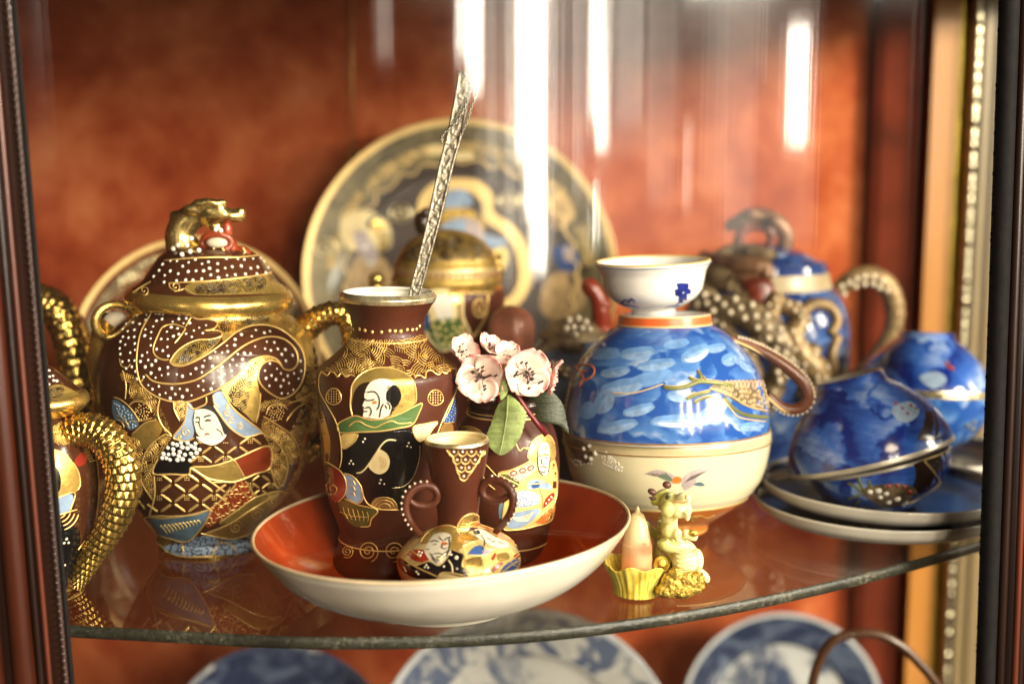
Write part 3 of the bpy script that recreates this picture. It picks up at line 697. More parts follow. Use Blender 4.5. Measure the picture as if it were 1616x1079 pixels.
for q in (((362, 765), (372, 782), (388, 792)), ((395, 792), (415, 775), (440, 765)), ((300, 800), (330, 790), (360, 800)), ((385, 812), (378, 838), (398, 848), (412, 840)), ((325, 884), (350, 876), (385, 884)), ((385, 890), (420, 862), (440, 866)), ((340, 905), (360, 900), (385, 905)), ((310, 880), (320, 920), (350, 942)), ((270, 850), (295, 850)), ((320, 820), (345, 815)), ((395, 815), (420, 812)), ((430, 770), (430, 830), (410, 900))):
    D.line("ink_stroke", INK, ZF(*q), 1.7, layer=5)
for k in range(5): D.line("enamel_line", GILT_OLD, ZF((300 + k * 6, 870 + k * 9), (320 + k * 10, 915 + k * 4), (365 + k * 8, 905 - k * 5), (388 + k * 6, 880)), 1.0, layer=5)
D.fill("painted_sleeve", RED_E, ZF((140, 880), (165, 855), (245, 850), (275, 880), (285, 925), (250, 935), (190, 925)), 2)
D.dots("enamel_dots", PEARL, ZF((222, 866), (212, 885), (230, 890), (240, 872)), 2.2)
D.fill("painted_robe", BLACK, ZF((190, 962), (280, 930), (360, 962), (420, 905), (450, 852), (520, 880), (512, 965), (560, 992), (540, 1035), (380, 1010), (345, 1040), (230, 1000)), 3)
D.fill("painted_robe", BLACK, ZF((78, 915), (105, 915), (190, 965), (345, 1042), (200, 1042), (100, 985)), 3)
D.dots("enamel_dots", PEARL, ZF((432, 866), (425, 882), (440, 884), (475, 905, 3.6), (390, 965), (272, 955), (262, 970), (283, 972), (205, 1000), (218, 1015), (480, 980)), 1.9)
D.line("enamel_line", CREAM_E, ZF((420, 920), (445, 960), (450, 1010)), 2.2, layer=5); D.line("enamel_line", CREAM_E, ZF((120, 965), (140, 1000)), 1.6, layer=5)
for q in (((105, 900), (190, 962), (350, 1035)), ((190, 962), (280, 930), (300, 925)), ((165, 855), (235, 905)), ((450, 852), (525, 880)), ((350, 1035), (380, 1008), (460, 1012), (540, 1030)), ((105, 900), (165, 855)), ((512, 965), (560, 990))):
    D.line("gilt_line", GILT_LINE, ZF(*q), 2.0, layer=5)
D.fill("painted_halo", GILT, ZF((482, 720), (500, 655), (550, 615), (610, 608), (650, 640), (660, 668), (590, 678), (555, 712), (570, 745), (640, 765), (600, 790), (530, 780)), 2)
D.line("gilt_line", GILT_LINE, ZF((530, 785), (490, 740), (482, 690), (520, 630), (585, 605), (640, 630), (668, 665)), 2.6)
D.fill("painted_brim", ORANGE_E, ZF((552, 692), (575, 666), (640, 668), (720, 700), (800, 755), (898, 800), (890, 822), (800, 790), (720, 745), (640, 700), (580, 695)), 4)
D.line("gilt_line", GILT_LINE, ZF((552, 692), (575, 664), (640, 664), (720, 696), (800, 752), (900, 800)), 2, layer=5); D.line("gilt_line", GILT_LINE, ZF((552, 692), (600, 694), (680, 715), (780, 785), (890, 824)), 2, layer=5)
D.fill("painted_face", SKIN_E, ZF((600, 715), (660, 718), (730, 760), (810, 795), (835, 825), (790, 842), (720, 828), (660, 790), (610, 760)), 3)
D.fill("painted_hair", INK, ZF((590, 725), (620, 715), (640, 740), (610, 750)), 4)
for q in (((680, 775), (715, 785)), ((705, 795), (725, 800), (740, 790)), ((760, 800), (800, 815)), ((640, 750), (670, 800), (650, 850)), ((740, 770), (760, 760))): D.line("ink_stroke", INK, ZF(*q), 1.5, layer=5)
D.fill("painted_robe", YELLOW_E, ZF((520, 830), (600, 800), (700, 850), (760, 850), (830, 850), (880, 880), (900, 930), (820, 1010), (700, 1040), (560, 1030), (512, 960), (530, 885)), 2)
D.fill("painted_patch", BLUED, ZF((552, 888), (600, 830), (650, 822), (665, 845), (640, 890)), 3); D.fill("painted_patch", LILAC_E, ZF((665, 845), (720, 850), (690, 890), (640, 895)), 3)
D.fill("painted_patch", RED_E, ZF((708, 915), (740, 868), (748, 880), (726, 925)), 3); D.fill("painted_patch", RED_E, ZF((702, 985), (760, 940), (795, 940), (730, 1005)), 3); D.fill("painted_patch", RED_E, ZF((865, 890), (900, 875), (905, 900), (875, 915)), 3)
D.fill("painted_patch", GILT_PANEL, ZF((750, 885), (820, 870), (835, 915), (765, 930)), 3); D.fill("painted_patch", GILT, ZF((540, 920), (640, 900), (650, 960), (540, 975)), 3)
D.fill("painted_patch", BLUED, ZF((800, 960), (880, 912), (902, 930), (862, 990), (775, 1012)), 3)
for q in (((520, 830), (600, 800), (700, 850), (840, 848)), ((552, 888), (640, 892), (690, 890), (745, 868)), ((530, 885), (540, 980), (560, 1030)), ((700, 985), (765, 938), (830, 935), (905, 880)), ((730, 1005), (800, 950)), ((640, 900), (660, 970), (640, 1020)), ((775, 1012), (840, 960), (895, 925))): D.line("gilt_line", GILT_LINE, ZF(*q), 1.9, layer=5)
D.flush(jug)
for sgn in (-1, 1):
    pts = [(668, 848, 5.2), (655, 833, 5.8), (644, 815, 6.3), (640, 797, 6.7), (644, 781, 6.9), (655, 770, 6.9), (670, 766, 6.7), (683, 770, 6.5), (690, 781, 6.3), (686, 793, 6.1), (672, 799, 6), (657, 797, 5.6), (646, 789, 4.6)]
    dyo = -.0085 if sgn < 0 else -.0065; dpx = 0 if sgn < 0 else -9
    mb = MB(); q = crom([(725 + sgn * (725 - x) if sgn > 0 else x, y + dpx, r) for x, y, r in pts], 3)
    mb.tube([at(x, y, .556 + dyo * min(1, i / 12)) - np.array([0, .0016 * math.sin(i * .09), 0]) for i, (x, y, r) in enumerate(q)], [r * pxm(y, .556) for x, y, r in q], 14)
    h = mb.build("handle", BROWN_V, jug)
    mb = MB()
    for i in range(8, 44, 3):
        x, y, r = q[i]; a = q[i + 1] - q[i - 1]; nx, ny = (a[1], -a[0]) if sgn < 0 else (-a[1], a[0]); l = math.hypot(nx, ny)
        p = at(x + nx / l * r * -1, y + ny / l * r * -1, .5525 + dyo); p2 = at(x + nx / l * r, y + ny / l * r, .5525 + dyo); c = at(725, 790, .553)
        mb.ball(p if np.linalg.norm(p - at(665 if sgn < 0 else 785, 783, .553)) > np.linalg.norm(p2 - at(665 if sgn < 0 else 785, 783, .553)) else p2, .0005, 6, 4)
    mb.build("enamel_dots", PEARL, h, kind='stuff')

# ---------------------------------------------------------------- third vase, holding the blossom
S = Surf(799, .617, [(628, 60), (634, 62), (642, 60), (651, 61, 1), (660, 66), (680, 76), (705, 82), (740, 84), (790, 82), (820, 76), (840, 69), (850, 67, 1), (868, 66), (884, 68), (892, 68)], FL)
vase3 = thing("flower_vase", "brown vase with painted figures on its side, holding the pink blossom sprig", "vase", S.base)
zn = S.zpx(651)
vessel("vase_body", [BROWN_V, DARKB], S, vase3, .0022, mif=lambda i, a, b: 1 if a[0] > zn else 0, inner_mi=1)
D = Decor(S); D.ring("gilt_line", GILT_LINE, 651, 3.2); D.ring("gilt_line", GILT_LINE, 645, 1.6); D.ring("gilt_line", GILT_LINE, 850, 2.2); D.ring("gilt_line", GILT_LINE, 878, 2.4)
bg = ZF((762, 335), (850, 305), (960, 255), (1000, 215), (1120, 215), (1158, 300), (1160, 450), (1140, 545), (1120, 650), (1010, 690), (870, 715), (790, 690), (820, 470), (900, 415))
D.fill("painted_ground", YELLOW_E, bg, 1); D.line("gilt_line", GILT_LINE, bg, 2, closed=True)
D.fill("painted_halo", GILT_PANEL, ZF((958, 215), (975, 150), (1005, 100), (1050, 70), (1110, 75), (1145, 130), (1150, 220), (1100, 260), (1000, 250)), 2); D.line("gilt_line", GILT_LINE, ZF((958, 215), (975, 150), (1005, 100), (1050, 70), (1110, 75), (1145, 130)), 2.2)
D.fill("painted_face", SKIN_G, ZF((1042, 140), (1075, 118), (1105, 140), (1112, 230), (1102, 325), (1065, 345), (1035, 300), (1028, 230)), 3)
for q in (((1030, 210), (1050, 215)), ((1070, 200), (1098, 205)), ((1058, 225), (1052, 260), (1068, 268)), ((1045, 290), (1068, 282), (1090, 295)), ((1030, 180), (1026, 250), (1040, 320), (1065, 345)), ((1112, 220), (1100, 325)), ((1045, 310), (1060, 325), (1085, 315)), ((1050, 235), (1060, 238)), ((1078, 222), (1095, 228))): D.line("ink_stroke", INK, ZF(*q), 1.7, layer=5)
D.fill("painted_sleeve", PINK_E, ZF((830, 335), (860, 310), (985, 268), (1018, 300), (905, 385)), 2)
for cx in (870, 930, 985): D.line("enamel_line", RED_E, ZF((cx - 25, 330 - (cx - 870) * .3), (cx, 312 - (cx - 870) * .3), (cx + 18, 330 - (cx - 870) * .35), (cx - 5, 345 - (cx - 870) * .3)), 2, closed=True, layer=4)
D.fill("painted_patch", OLIVE_E, ZF((770, 345), (830, 340), (905, 385), (880, 420), (800, 400)), 2)
D.fill("painted_robe", BLUEG, ZF((862, 470), (900, 445), (1000, 455), (1045, 490), (1022, 545), (940, 560), (868, 562)), 2); D.fill("painted_robe", BLUEG, ZF((865, 600), (1040, 572), (1005, 640), (905, 702), (820, 692), (830, 620)), 2); D.fill("painted_robe", BLUEG, ZF((955, 405), (1000, 372), (1100, 395), (1122, 440), (1040, 430), (970, 440)), 2)
D.fill("painted_robe", BLUED, ZF((985, 410), (1030, 385), (1040, 420), (1000, 432)), 3)
D.dots("enamel_dots", WHITE_E, scatter(ZF((868, 475), (900, 450), (1000, 460), (1040, 490), (1015, 540), (870, 555)), 3.4, 4), 1.7)
for k in range(5): D.line("enamel_line", GILT_OLD, ZF((840 + k * 10, 620 + k * 8), (900 + k * 12, 630 + k * 6), (1000 - k * 6, 595 + k * 12)), 1.2, layer=4)
D.fill("painted_hem", ORANGE_E, ZF((1012, 660), (1060, 610), (1142, 542), (1140, 620), (1105, 665), (1060, 672)), 2); D.spiral("gilt_line", GILT_LINE, *ZF((1090, 620))[0], 7, 1.6, 0, 1.4)
D.fill("painted_sleeve", RED_E, ZF((1062, 570), (1085, 500), (1135, 460), (1142, 490), (1110, 530)), 2); D.dots("enamel_dots", WHITE_E, ZF((1085, 535), (1105, 510), (1120, 490)), 1.8)
for q in (((900, 385), (960, 405), (1100, 390)), ((868, 562), (940, 565), (1040, 540)), ((1040, 430), (1060, 500), (1062, 575)), ((1012, 660), (1060, 605), (1142, 540)), ((865, 470), (920, 440), (960, 440))): D.line("gilt_line", GILT_LINE, ZF(*q), 1.9, layer=4)
D.line("gilt_line", GILT_LINE, ZF((878, 115), (890, 150), (908, 178), (932, 156), (955, 165), (968, 160)), 2); D.line("gilt_line", GILT_LINE, ZF((668, 262), (705, 300), (752, 352)), 2); D.line("gilt_line", GILT_LINE, ZG((130, 830), (180, 805), (250, 800), (320, 825), (365, 870)), 2)
D.fill("painted_halo", GILT_PANEL, ZG((135, 835), (180, 808), (250, 802), (320, 828), (362, 868), (250, 900), (150, 890)), 1)
D.line("gilt_line", GILT_LINE, ZF((655, 345), (690, 400), (740, 440)), 1.8); D.fill("painted_patch", SLATE, ZF((790, 520), (800, 600), (770, 640), (765, 560)), 2)
D.flush(vase3)

# ---------------------------------------------------------------- silver bar with a chain, stuck in the tall vase
SILVER = pbr("tarnished_silver", (.25, .22, .17), .48, .8, var=.35, vs_=260, rvar=.14)
SILVER_D = pbr("dark_silver", (.26, .23, .18), .35, 1., var=.4, vs_=300)
YS = lambda y: .606 + (465 - y) * .00004
bar = thing("silver_bar", "flat engraved silver bar leaning in the mouth of the tall vase", "ornament", at(652, 470, .606))
ctr = crom([(735, 116, 11.5), (728, 160, 12), (718, 210, 12), (704, 262, 11.5), (692, 316, 11), (679, 370, 10), (666, 420, 9.5), (655, 462, 9), (648, 500, 8.5), (642, 545, 8)], 1.5)
G = []; rows = len(ctr)
for i, (x, y, hw) in enumerate(ctr):
    row = []
    for j in range(13):
        u = j / 12 * 2 - 1; s_ = i * .1
        rel = .0006 * max(0, math.sin(s_ * 4.2 + 3.2 * math.sin(u * 4.4)) * math.cos(u * 5 + s_ * .9)) * (abs(u) < .72) + .0009 * (abs(abs(u) - .86) < .1) + .00025 * noise.noise((x * .35, y * .35, u * 2))
        q = at(x + u * hw, y + u * hw * .22, YS(y)); row.append((q[0], q[1] - .0009 - rel, q[2]))
    for j in range(12, -1, -4):
        u = j / 12 * 2 - 1; q = at(x + u * hw, y + u * hw * .22, YS(y)); row.append((q[0], q[1] + .0008, q[2]))
    G.append(row)
m = MB(); m.grid(G, closed_v=True); k = len(G[0])
m.f += [tuple(range(k)), tuple(reversed(range((rows - 1) * k, rows * k)))]; m.mi += [0, 0]; m.smooth += [False, False]
m.build("blade", SILVER, bar)
chain = thing("silver_chain", "fine silver chain looped over the top of the engraved bar", "chain", at(740, 122, .6))
mb = MB(); mbd = MB()
def links(P, M_, dyy):
    q = crom(P, 5.2)
    for i in range(len(q) - 1):
        a, b = at(*q[i], YS(q[i][1]) - dyy), at(*q[i + 1], YS(q[i + 1][1]) - dyy); c = (a + b) / 2; t = Vector(b - a); l = t.length * .68; t.normalize()
        w = Vector((0, 1, 0)) if i % 2 else Vector((0, 1, 0)).cross(t).normalized()
        M_.tube([Vector(c) + t * math.cos(a_) * l + w * math.sin(a_) * l * .6 for a_ in np.linspace(0, 6.2832, 9)[:-1]], .00034, 6, closed=True)
links([(741, 122), (751, 134), (752, 148), (744, 168), (738, 190), (731, 205), (725, 218)], mb, .0025)
links([(738, 122), (742, 142), (735, 165), (728, 180)], mb, .0028); links([(729, 178), (717, 196), (703, 208), (697, 215), (698, 226)], mbd, .003); links([(741, 122), (728, 114), (724, 118)], mb, .002)
o = mb.build("chain_links", SILVER, chain, kind='stuff'); mbd.build("chain_links", SILVER_D, chain, kind='stuff')

# ---------------------------------------------------------------- blossom sprig
def petal_mat():
    m, nt, b = nt_new("blossom_petal"); v = coords(nt)
    uv = N(nt, "ShaderNodeAttribute", attribute_name="edge"); f = noise_tex(nt, v, 160, 3)
    a = N(nt, "ShaderNodeMath", operation='MULTIPLY_ADD'); a.inputs[1].default_value = .5; L(nt, f, a.inputs[0]); L(nt, uv.outputs["Fac"], a.inputs[2])
    L(nt, ramp(nt, a.outputs[0], [(.25, (.78, .54, .44)), (.5, (.82, .66, .58)), (.8, (.78, .42, .38)), (1.1, (.70, .30, .25))]), b.inputs["Base Color"])
    b.inputs["Roughness"].default_value = .5; b.inputs["Subsurface Weight"].default_value = .25; b.inputs["Subsurface Radius"].default_value = (.004, .002, .001)
    bump(nt, b, noise_tex(nt, v, 500, 2), .15, .0005); return m
PETAL = petal_mat(); PINKP = pbr("pink_petal", (.78, .36, .32), .5, var=.2, vs_=120, sss=.2)
STAMEN = pbr("stamen", (.02, .012, .012), .5)
LEAFM = pbr("cloth_leaf", (.17, .20, .055), .6, var=.35, vs_=120, bmp=.4, bs_=700, c2=(.24, .30, .10)); LEAFD = pbr("dark_cloth_leaf", (.022, .030, .012), .5, var=.4, vs_=100, bmp=.4, bs_=700)
STEMM = pbr("crimson_stem", (.16, .008, .014), .4, var=.3)
YF = .592
spr = thing("blossom_sprig", "artificial pink blossom sprig with green leaves in the right-hand brown vase", "flower", at(790, 632, .612))
def blossom(cx, cy, rad, face, angs, mat=PETAL, nst=14, cup=.45, dY=0., seed=1):
    """cx, cy, rad in picture px; face: the way the flower looks; angs: petal angles in degrees."""
    rn = random.Random(seed); c = Vector(at(cx, cy, YF + dY)); w = Vector(face).normalized(); u = Vector((0, 0, 1)); u = (u - w * u.dot(w)).normalized(); v = u.cross(w); rr = rad * pxm(cy, YF)
    root = link(bpy.data.objects.new("blossom", None)); root.parent = spr; root.empty_display_size = .01
    for k, a in enumerate(angs):
        G = []; ed = []; a = R(a); pw = rn.uniform(.9, 1.1); lift = rn.uniform(-.08, .12)
        for i in range(9):
            t = i / 8; row = []
            for j in range(11):
                s_ = j / 10 * 2 - 1; wd = .62 * pw * (math.sin(math.pi * min(1, t * .80 + .10)) ** .75) + .02
                notch = 1 - .10 * math.exp(-(s_ / .22) ** 2) * t ** 4
                rad_ = (t * (1 - .12 * s_ * s_ * t)) * notch; la = s_ * wd
                h = cup * t * t * .6 + lift * t + .30 * s_ * s_ * wd * (1 - .4 * t) + .035 * math.sin(s_ * 6 + k) * t + .05 * noise.noise((s_ * 1.6 + k * 3, t * 2, seed)) + (.0 if k % 2 else .04) * t
                d = u * math.cos(a) + v * math.sin(a); sd = v * math.cos(a) - u * math.sin(a)
                row.append(c + (d * rad_ + sd * la + w * h) * rr); ed.append(max(t ** 3 * .8, abs(s_) ** 4 * .6 * t))
            G.append(row)
        mb = MB(); mb.grid(G); o = mb.build("petal", mat, root)
        at_ = o.data.attributes.new("edge", 'FLOAT', 'POINT'); at_.data.foreach_set("value", ed)
        sm = o.modifiers.new("thick", 'SOLIDIFY'); sm.thickness = .0003
    mb = MB()
    for k in range(nst):
        a = rn.uniform(0, 6.28); r_ = rr * rn.uniform(.12, .62); tip = c + (u * math.cos(a) + v * math.sin(a)) * r_ + w * rr * (.30 + .25 * r_ / rr)
        mb.tube([c, c.lerp(tip, .5) + w * rr * .08, tip], rr * .012, 5); mb.ball(tip, (rr * .05, rr * .05, rr * .05), 6, 5); mb.ball(tip + Vector((rr * .05, 0, rr * .04)), rr * .042, 6, 5)
    mb.build("stamens", STAMEN, root, kind='stuff')
B = lambda x, y: ZG((x, y))[0]
blossom(*B(345, 415), 41, (-.12, -1, .10), (40, 112, 175, 250, 325), seed=1, nst=15)
blossom(*B(690, 375), 40, (.25, -1, .05), (20, 80, 150, 215, 290), seed=2, nst=17, dY=-.001)
blossom(*B(185, 225), 27, (.45, -.55, .45), (30, 100, 170, 240, 310), seed=3, nst=12, dY=.006, cup=.9)
blossom(*B(400, 205), 26, (.5, -.3, .8), (0, 75, 150, 290), seed=5, nst=10, dY=.008, cup=.8)
blossom(*B(860, 400), 30, (.85, -.15, -.25), (10, 70, 130, 200, 270), PINKP, 4, .6, .006, 6)
blossom(*B(540, 250), 24, (.1, -.7, .7), (-30, 40, 110, 200), PETAL, 3, .5, .006, 8)
def leaf(outline, mat, Y, bow, name="leaf", tip=None):
    P = [tuple(p) for p in crom(outline, 3.2, True)]; xs = [p[0] for p in P]; ys = [p[1] for p in P]; cx = sum(xs) / len(xs)
    P = [(x + (cx - x) * .035 * (i % 3 == 0), y) for i, (x, y) in enumerate(P)]
    tris = tessellate_polygon([[Vector((x, y, 0)) for x, y in P]]); mb = MB(); V = list(P); T = [tuple(t) for t in tris]
    # refine once by centroids along the midrib
    out = []
    for a, b, c in T:
        k = len(V); V.append(tuple((V[a][i] + V[b][i] + V[c][i]) / 3 for i in (0, 1))); out += [(a, b, k), (b, c, k), (c, a, k)]
    mb.add([at(x, y, Y + bow(x, y)) for x, y in V], out); o = mb.build(name, mat, spr)
    sm = o.modifiers.new("thick", 'SOLIDIFY'); sm.thickness = .0004; return o
lf = leaf(ZG((545, 550), (600, 580), (650, 630), (692, 692), (682, 760), (645, 880), (565, 985), (482, 1018), (405, 960), (375, 885), (420, 760), (460, 650), (505, 590)), LEAFM, .590, lambda x, y: .0015 * math.cos((x - 795) / 12) - (y - 620) * .00004)
mb = MB(); mb.tube([at(x, y, .5885 - (y - 620) * .00004) for x, y in ZG((545, 560), (540, 700), (515, 860), (485, 1010))], [.0006, .0005, .0004, .0002], 6); mb.build("midrib", LEAFM, lf)
leaf(ZG((540, 350), (556, 430), (552, 520), (520, 570), (488, 590), (480, 520), (505, 430)), LEAFM, .588, lambda x, y: .0004 * math.sin(x / 3))
leaf(ZG((760, 500), (830, 490), (905, 540), (975, 630), (1000, 740), (1018, 850), (940, 790), (850, 770), (760, 740), (715, 660), (705, 585)), LEAFD, .604, lambda x, y: .0015 * math.cos((y - 640) / 14))
mb = MB(); mb.tube([at(x, y, YF + .003 - i * .0006) for i, (x, y) in enumerate(ZG((560, 450), (625, 570), (700, 680), (770, 770), (845, 865)))], [.0010, .0011, .0012, .0012, .0012], 10); mb.build("stem", STEMM, spr)
mb = MB(); mb.tube([at(x, y, Y) for x, y, Y in ((789, 600, .594), (786, 618, .600), (785, 650, .610), (788, 720, .615))], .0011, 8); mb.build("stem", STEMM, spr)
mb = MB(); mb.tube([at(x, y, Y) for x, y, Y in ((735, 570, .600), (752, 598, .600), (772, 610, .600), (786, 618, .600))], .0008, 8); mb.build("stem", STEMM, spr)

# ================================================================ scaled handles and dragon knobs
def scales(nu, nv, amp):
    def f(u, v):
        t = u * nu; row = int(t); t -= row; a = abs(((v * nv + .5 * (row % 2)) % 1) - .5) * 2
        return amp * (t ** .8 if t < .86 else (1 - t) / .14) * (1 - .9 * a * a)
    return f
def scaled_tube(pts, Y, mat, parent, name="handle", nu=26, nv=9, amp=.0011, dY=None, seg=54, sub=5, flat=1.):
    """pts: (px, py, radius px)."""
    q = crom(pts, n=max(4, int(nu * sub / max(1, len(pts) - 1)))); n = len(q)
    mb = MB(); P = [at(x, y, Y + (dY(i / (n - 1)) if dY else 0)) for i, (x, y, r) in enumerate(q)]
    mb.tube(P, [r * pxm(y, Y) for x, y, r in q], seg, disp=scales(nu, nv, amp), upref=(0, 1, 0), flat=flat)
    return mb.build(name, mat, parent)
def tube_px(mb, pts, Y, seg=12, n=5, flat=1., dY=0.):
    q = crom(pts, n=n); mb.tube([at(x, y, Y + dY) for x, y, r in q], [r * pxm(y, Y) for x, y, r in q], seg, flat=flat)
def ball_px(mb, x, y, rx, ry, Y, dY=0., depth=None, nu=12, nv=8, rot=0., disp=None):
    k = pxm(y, Y); mb.ball(at(x, y, Y + dY), (rx * k, (depth if depth else (rx + ry) / 2) * k, ry * k), nu, nv, rot=Matrix.Rotation(rot, 4, 'Y').to_quaternion() if rot else None, disp=disp)

UMB = pbr("umber_enamel", (.065, .022, .010), .2, coat=.3, var=.3, vs_=60)
GILT_H = pbr("scaled_gilt", (.60, .39, .10), .24, .95, var=.4, vs_=150, rvar=.08)
# ================================================================ covered jar with the dragon knob
YP = .656
S = Surf(331, YP, [(484, 113, 1), (495, 118), (510, 140), (530, 156), (560, 167), (600, 172), (650, 170), (700, 161), (750, 146), (800, 121), (830, 100), (850, 86), (862, 78, 1), (870, 80), (882, 78)], 0, roll=R(2.1))
jar = thing("dragon_teapot", "large gold and brown covered teapot with dotted dragon lid, painted with a veiled lady", "teapot", S.base)
zf = S.zpx(864); zn = S.zpx(496)
vessel("pot_body", [BROWN, GILT], S, jar, .002, mif=lambda i, a, b: 1 if (b[0] < S.zr[0][0] + .0075 or a[0] > S.zr[-1][0] - .004) else 0, closed=True, seg=128)
D = Decor(S); A = ZA; BZ = ZB
dr = A((250, 640), (200, 560), (190, 420), (225, 270), (300, 165), (430, 150), (560, 160), (600, 190), (740, 215), (800, 245), (770, 295), (830, 315), (828, 345), (750, 372), (650, 378), (560, 412), (480, 472), (432, 540), (470, 572), (540, 572), (640, 532), (740, 472), (850, 392), (950, 312), (1060, 266), (1170, 260), (1280, 290), (1390, 370), (1460, 470), (1475, 600), (1440, 720), (1370, 800), (1290, 825), (1200, 780), (1130, 710), (1115, 640), (1140, 570), (1200, 535), (1280, 545), (1230, 510), (1150, 500), (1050, 540), (960, 640), (830, 740), (700, 805), (580, 850), (470, 850), (370, 830), (290, 790), (220, 730), (190, 660))
D.fill("painted_dragon", UMB, dr, 2)
GP = lambda *p: D.fill("gilt_panel", GILT_PANEL, A(*p), 1)
GP((800, 245), (850, 190), (1100, 170), (1400, 120), (1560, 200), (1640, 400), (1600, 560), (1480, 560), (1400, 370), (1280, 285), (1170, 255), (1060, 262), (950, 308), (850, 385), (828, 320))
GP((440, 545), (480, 478), (600, 400), (830, 352), (700, 490), (560, 562), (470, 568))
GP((835, 742), (960, 645), (1060, 545), (1150, 505), (1240, 520), (1150, 560), (1105, 650), (1135, 850), (1100, 1010), (1010, 940), (900, 850))
D.fans("gilt_fine_line", DARKB, A((470, 545), (600, 410), (820, 360), (700, 480), (560, 555)), 14, 3.4, 1.5, 5, .6)
D.fans("gilt_fine_line", DARKB, A((830, 320), (850, 200), (1180, 190), (1180, 250), (1060, 258), (950, 300)), 15, 3.4, 1.5, 6, .6)
D.fans("gilt_fine_line", DARKB, A((990, 640), (1060, 550), (1150, 515), (1220, 520), (1140, 560), (1090, 650), (1000, 930), (880, 790)), 14, 3.4, 1.5, 7, .6)
D.fans("gilt_fine_line", GILT_FINE, A((1200, 160), (1400, 130), (1540, 220), (1570, 420), (1480, 420), (1400, 340), (1280, 270)), 14, 3, 1., 8, .7)
GL = lambda w, *p: D.line("gilt_line", GILT_LINE, A(*p), w, layer=4)
GL(2.6, (245, 640), (300, 690), (400, 712), (520, 710), (640, 680), (740, 620), (850, 540), (960, 450), (1060, 390), (1180, 352), (1290, 360), (1370, 410), (1415, 480), (1415, 560), (1370, 605), (1310, 595), (1280, 545), (1230, 510), (1150, 500), (1050, 540), (960, 640), (830, 740), (700, 805), (580, 850), (470, 852), (370, 830), (290, 790), (220, 730), (190, 660), (175, 560), (185, 420), (215, 300), (290, 165))
GL(2.6, (430, 545), (470, 572), (540, 572), (640, 532), (740, 472), (850, 392), (950, 312), (1060, 266), (1170, 260), (1280, 290), (1390, 370), (1460, 470), (1475, 600), (1440, 720), (1370, 800), (1290, 825), (1200, 780), (1130, 710), (1115, 640), (1140, 570), (1200, 535), (1265, 545), (1300, 585))
GL(2.6, (430, 528), (370, 525), (315, 490), (305, 430), (340, 340), (380, 275), (460, 255), (520, 272), (550, 290), (510, 350), (470, 400))
GL(2.4, (430, 545), (480, 470), (560, 410), (650, 375), (750, 370), (830, 345), (822, 310), (760, 300), (700, 303), (770, 290), (800, 245), (740, 213), (650, 213), (590, 190)); GL(2.2, (600, 192), (575, 235), (552, 275))
rn = random.Random(11)
GLS = [ZA((245, 640), (300, 690), (400, 712), (520, 710), (640, 680), (740, 620), (850, 540), (960, 450), (1060, 390), (1180, 352), (1290, 360), (1370, 410), (1415, 480), (1415, 560), (1370, 605), (1310, 595), (1280, 545), (1230, 510), (1150, 500), (1050, 540), (960, 640), (830, 740), (700, 805), (580, 850), (470, 852), (370, 830), (290, 790), (220, 730), (190, 660), (175, 560), (185, 420), (215, 300), (290, 165)), ZA((430, 545), (470, 572), (540, 572), (640, 532), (740, 472), (850, 392), (950, 312), (1060, 266), (1170, 260), (1280, 290), (1390, 370), (1460, 470), (1475, 600), (1440, 720), (1370, 800), (1290, 825), (1200, 780), (1130, 710), (1115, 640), (1140, 570), (1200, 535)), ZA((430, 528), (370, 525), (315, 490), (305, 430), (340, 340), (380, 275), (460, 255), (520, 272), (550, 290), (510, 350), (470, 400)), ZA((430, 545), (480, 470), (560, 410), (650, 375), (750, 370), (830, 345), (822, 310), (760, 300), (700, 303), (770, 290), (800, 245), (740, 213), (650, 213), (590, 190))]
dd = clear_of(scatter(dr, 9.0, 12, 7000), GLS, 4.0)
D.dots("enamel_dots", WHITE_E, dd, 2.25, .7, 4, jit=.28)
sd = A((50, 300), (70, 270), (180, 185), (290, 175), (200, 300), (165, 420), (175, 600), (190, 700), (100, 600), (50, 560), (40, 420))
D.fill("painted_dragon", UMB, sd, 1); D.dots("enamel_dots", WHITE_E, scatter(sd, 8.4, 14), 2.2, .7, 4); GL(1.8, (45, 520), (60, 575), (105, 588), (130, 560))
for q in (((70, 610), (95, 720), (90, 830)), ((90, 690), (130, 700)), ((355, 830), (340, 920), (352, 1000), (400, 1079)), ((0, 815), (60, 840), (130, 900), (200, 1000)), ((1480, 500), (1540, 560)), ((1330, 1000), (1400, 910), (1480, 860)), ((210, 700), (240, 650)), ((120, 1000), (200, 1000), (300, 975))): GL(2.0, *q)
# gilt half moons on either side of the face
for q, c, r in ((((120, 875), (160, 850), (230, 855), (275, 890), (290, 930)), (215, 930), 55), (((1175, 950), (1200, 890), (1260, 870), (1310, 880), (1340, 910)), (1255, 935), 60)):
    GL(2.2, *q); D.dots("gilt_dots", GILT_LINE, scatter(A(*[(c[0] + r * math.cos(a), c[1] + r * 1.2 * math.sin(a)) for a in np.linspace(0, 6.28, 12)[:-1]]), 3.6, 3), 1.3, .5)
L2_ = lambda w, *p, k="gilt_line", m=GILT_LINE: D.line(k, m, BZ(*p), w, layer=5)
D.fill("painted_patch", SLATE, BZ((-5, 40), (60, 70), (120, 130), (150, 195), (95, 225), (60, 180), (0, 150)), 2); D.dots("enamel_dots", BLUEG, scatter(BZ((0, 60), (60, 80), (110, 140), (140, 195), (95, 215), (50, 160)), 4, 3), 2.0)
for r in (30, 55, 80): L2_(1.6, *[(10 + r * math.cos(a), 215 + r * math.sin(a)) for a in np.linspace(-1.5, -.1, 7)])
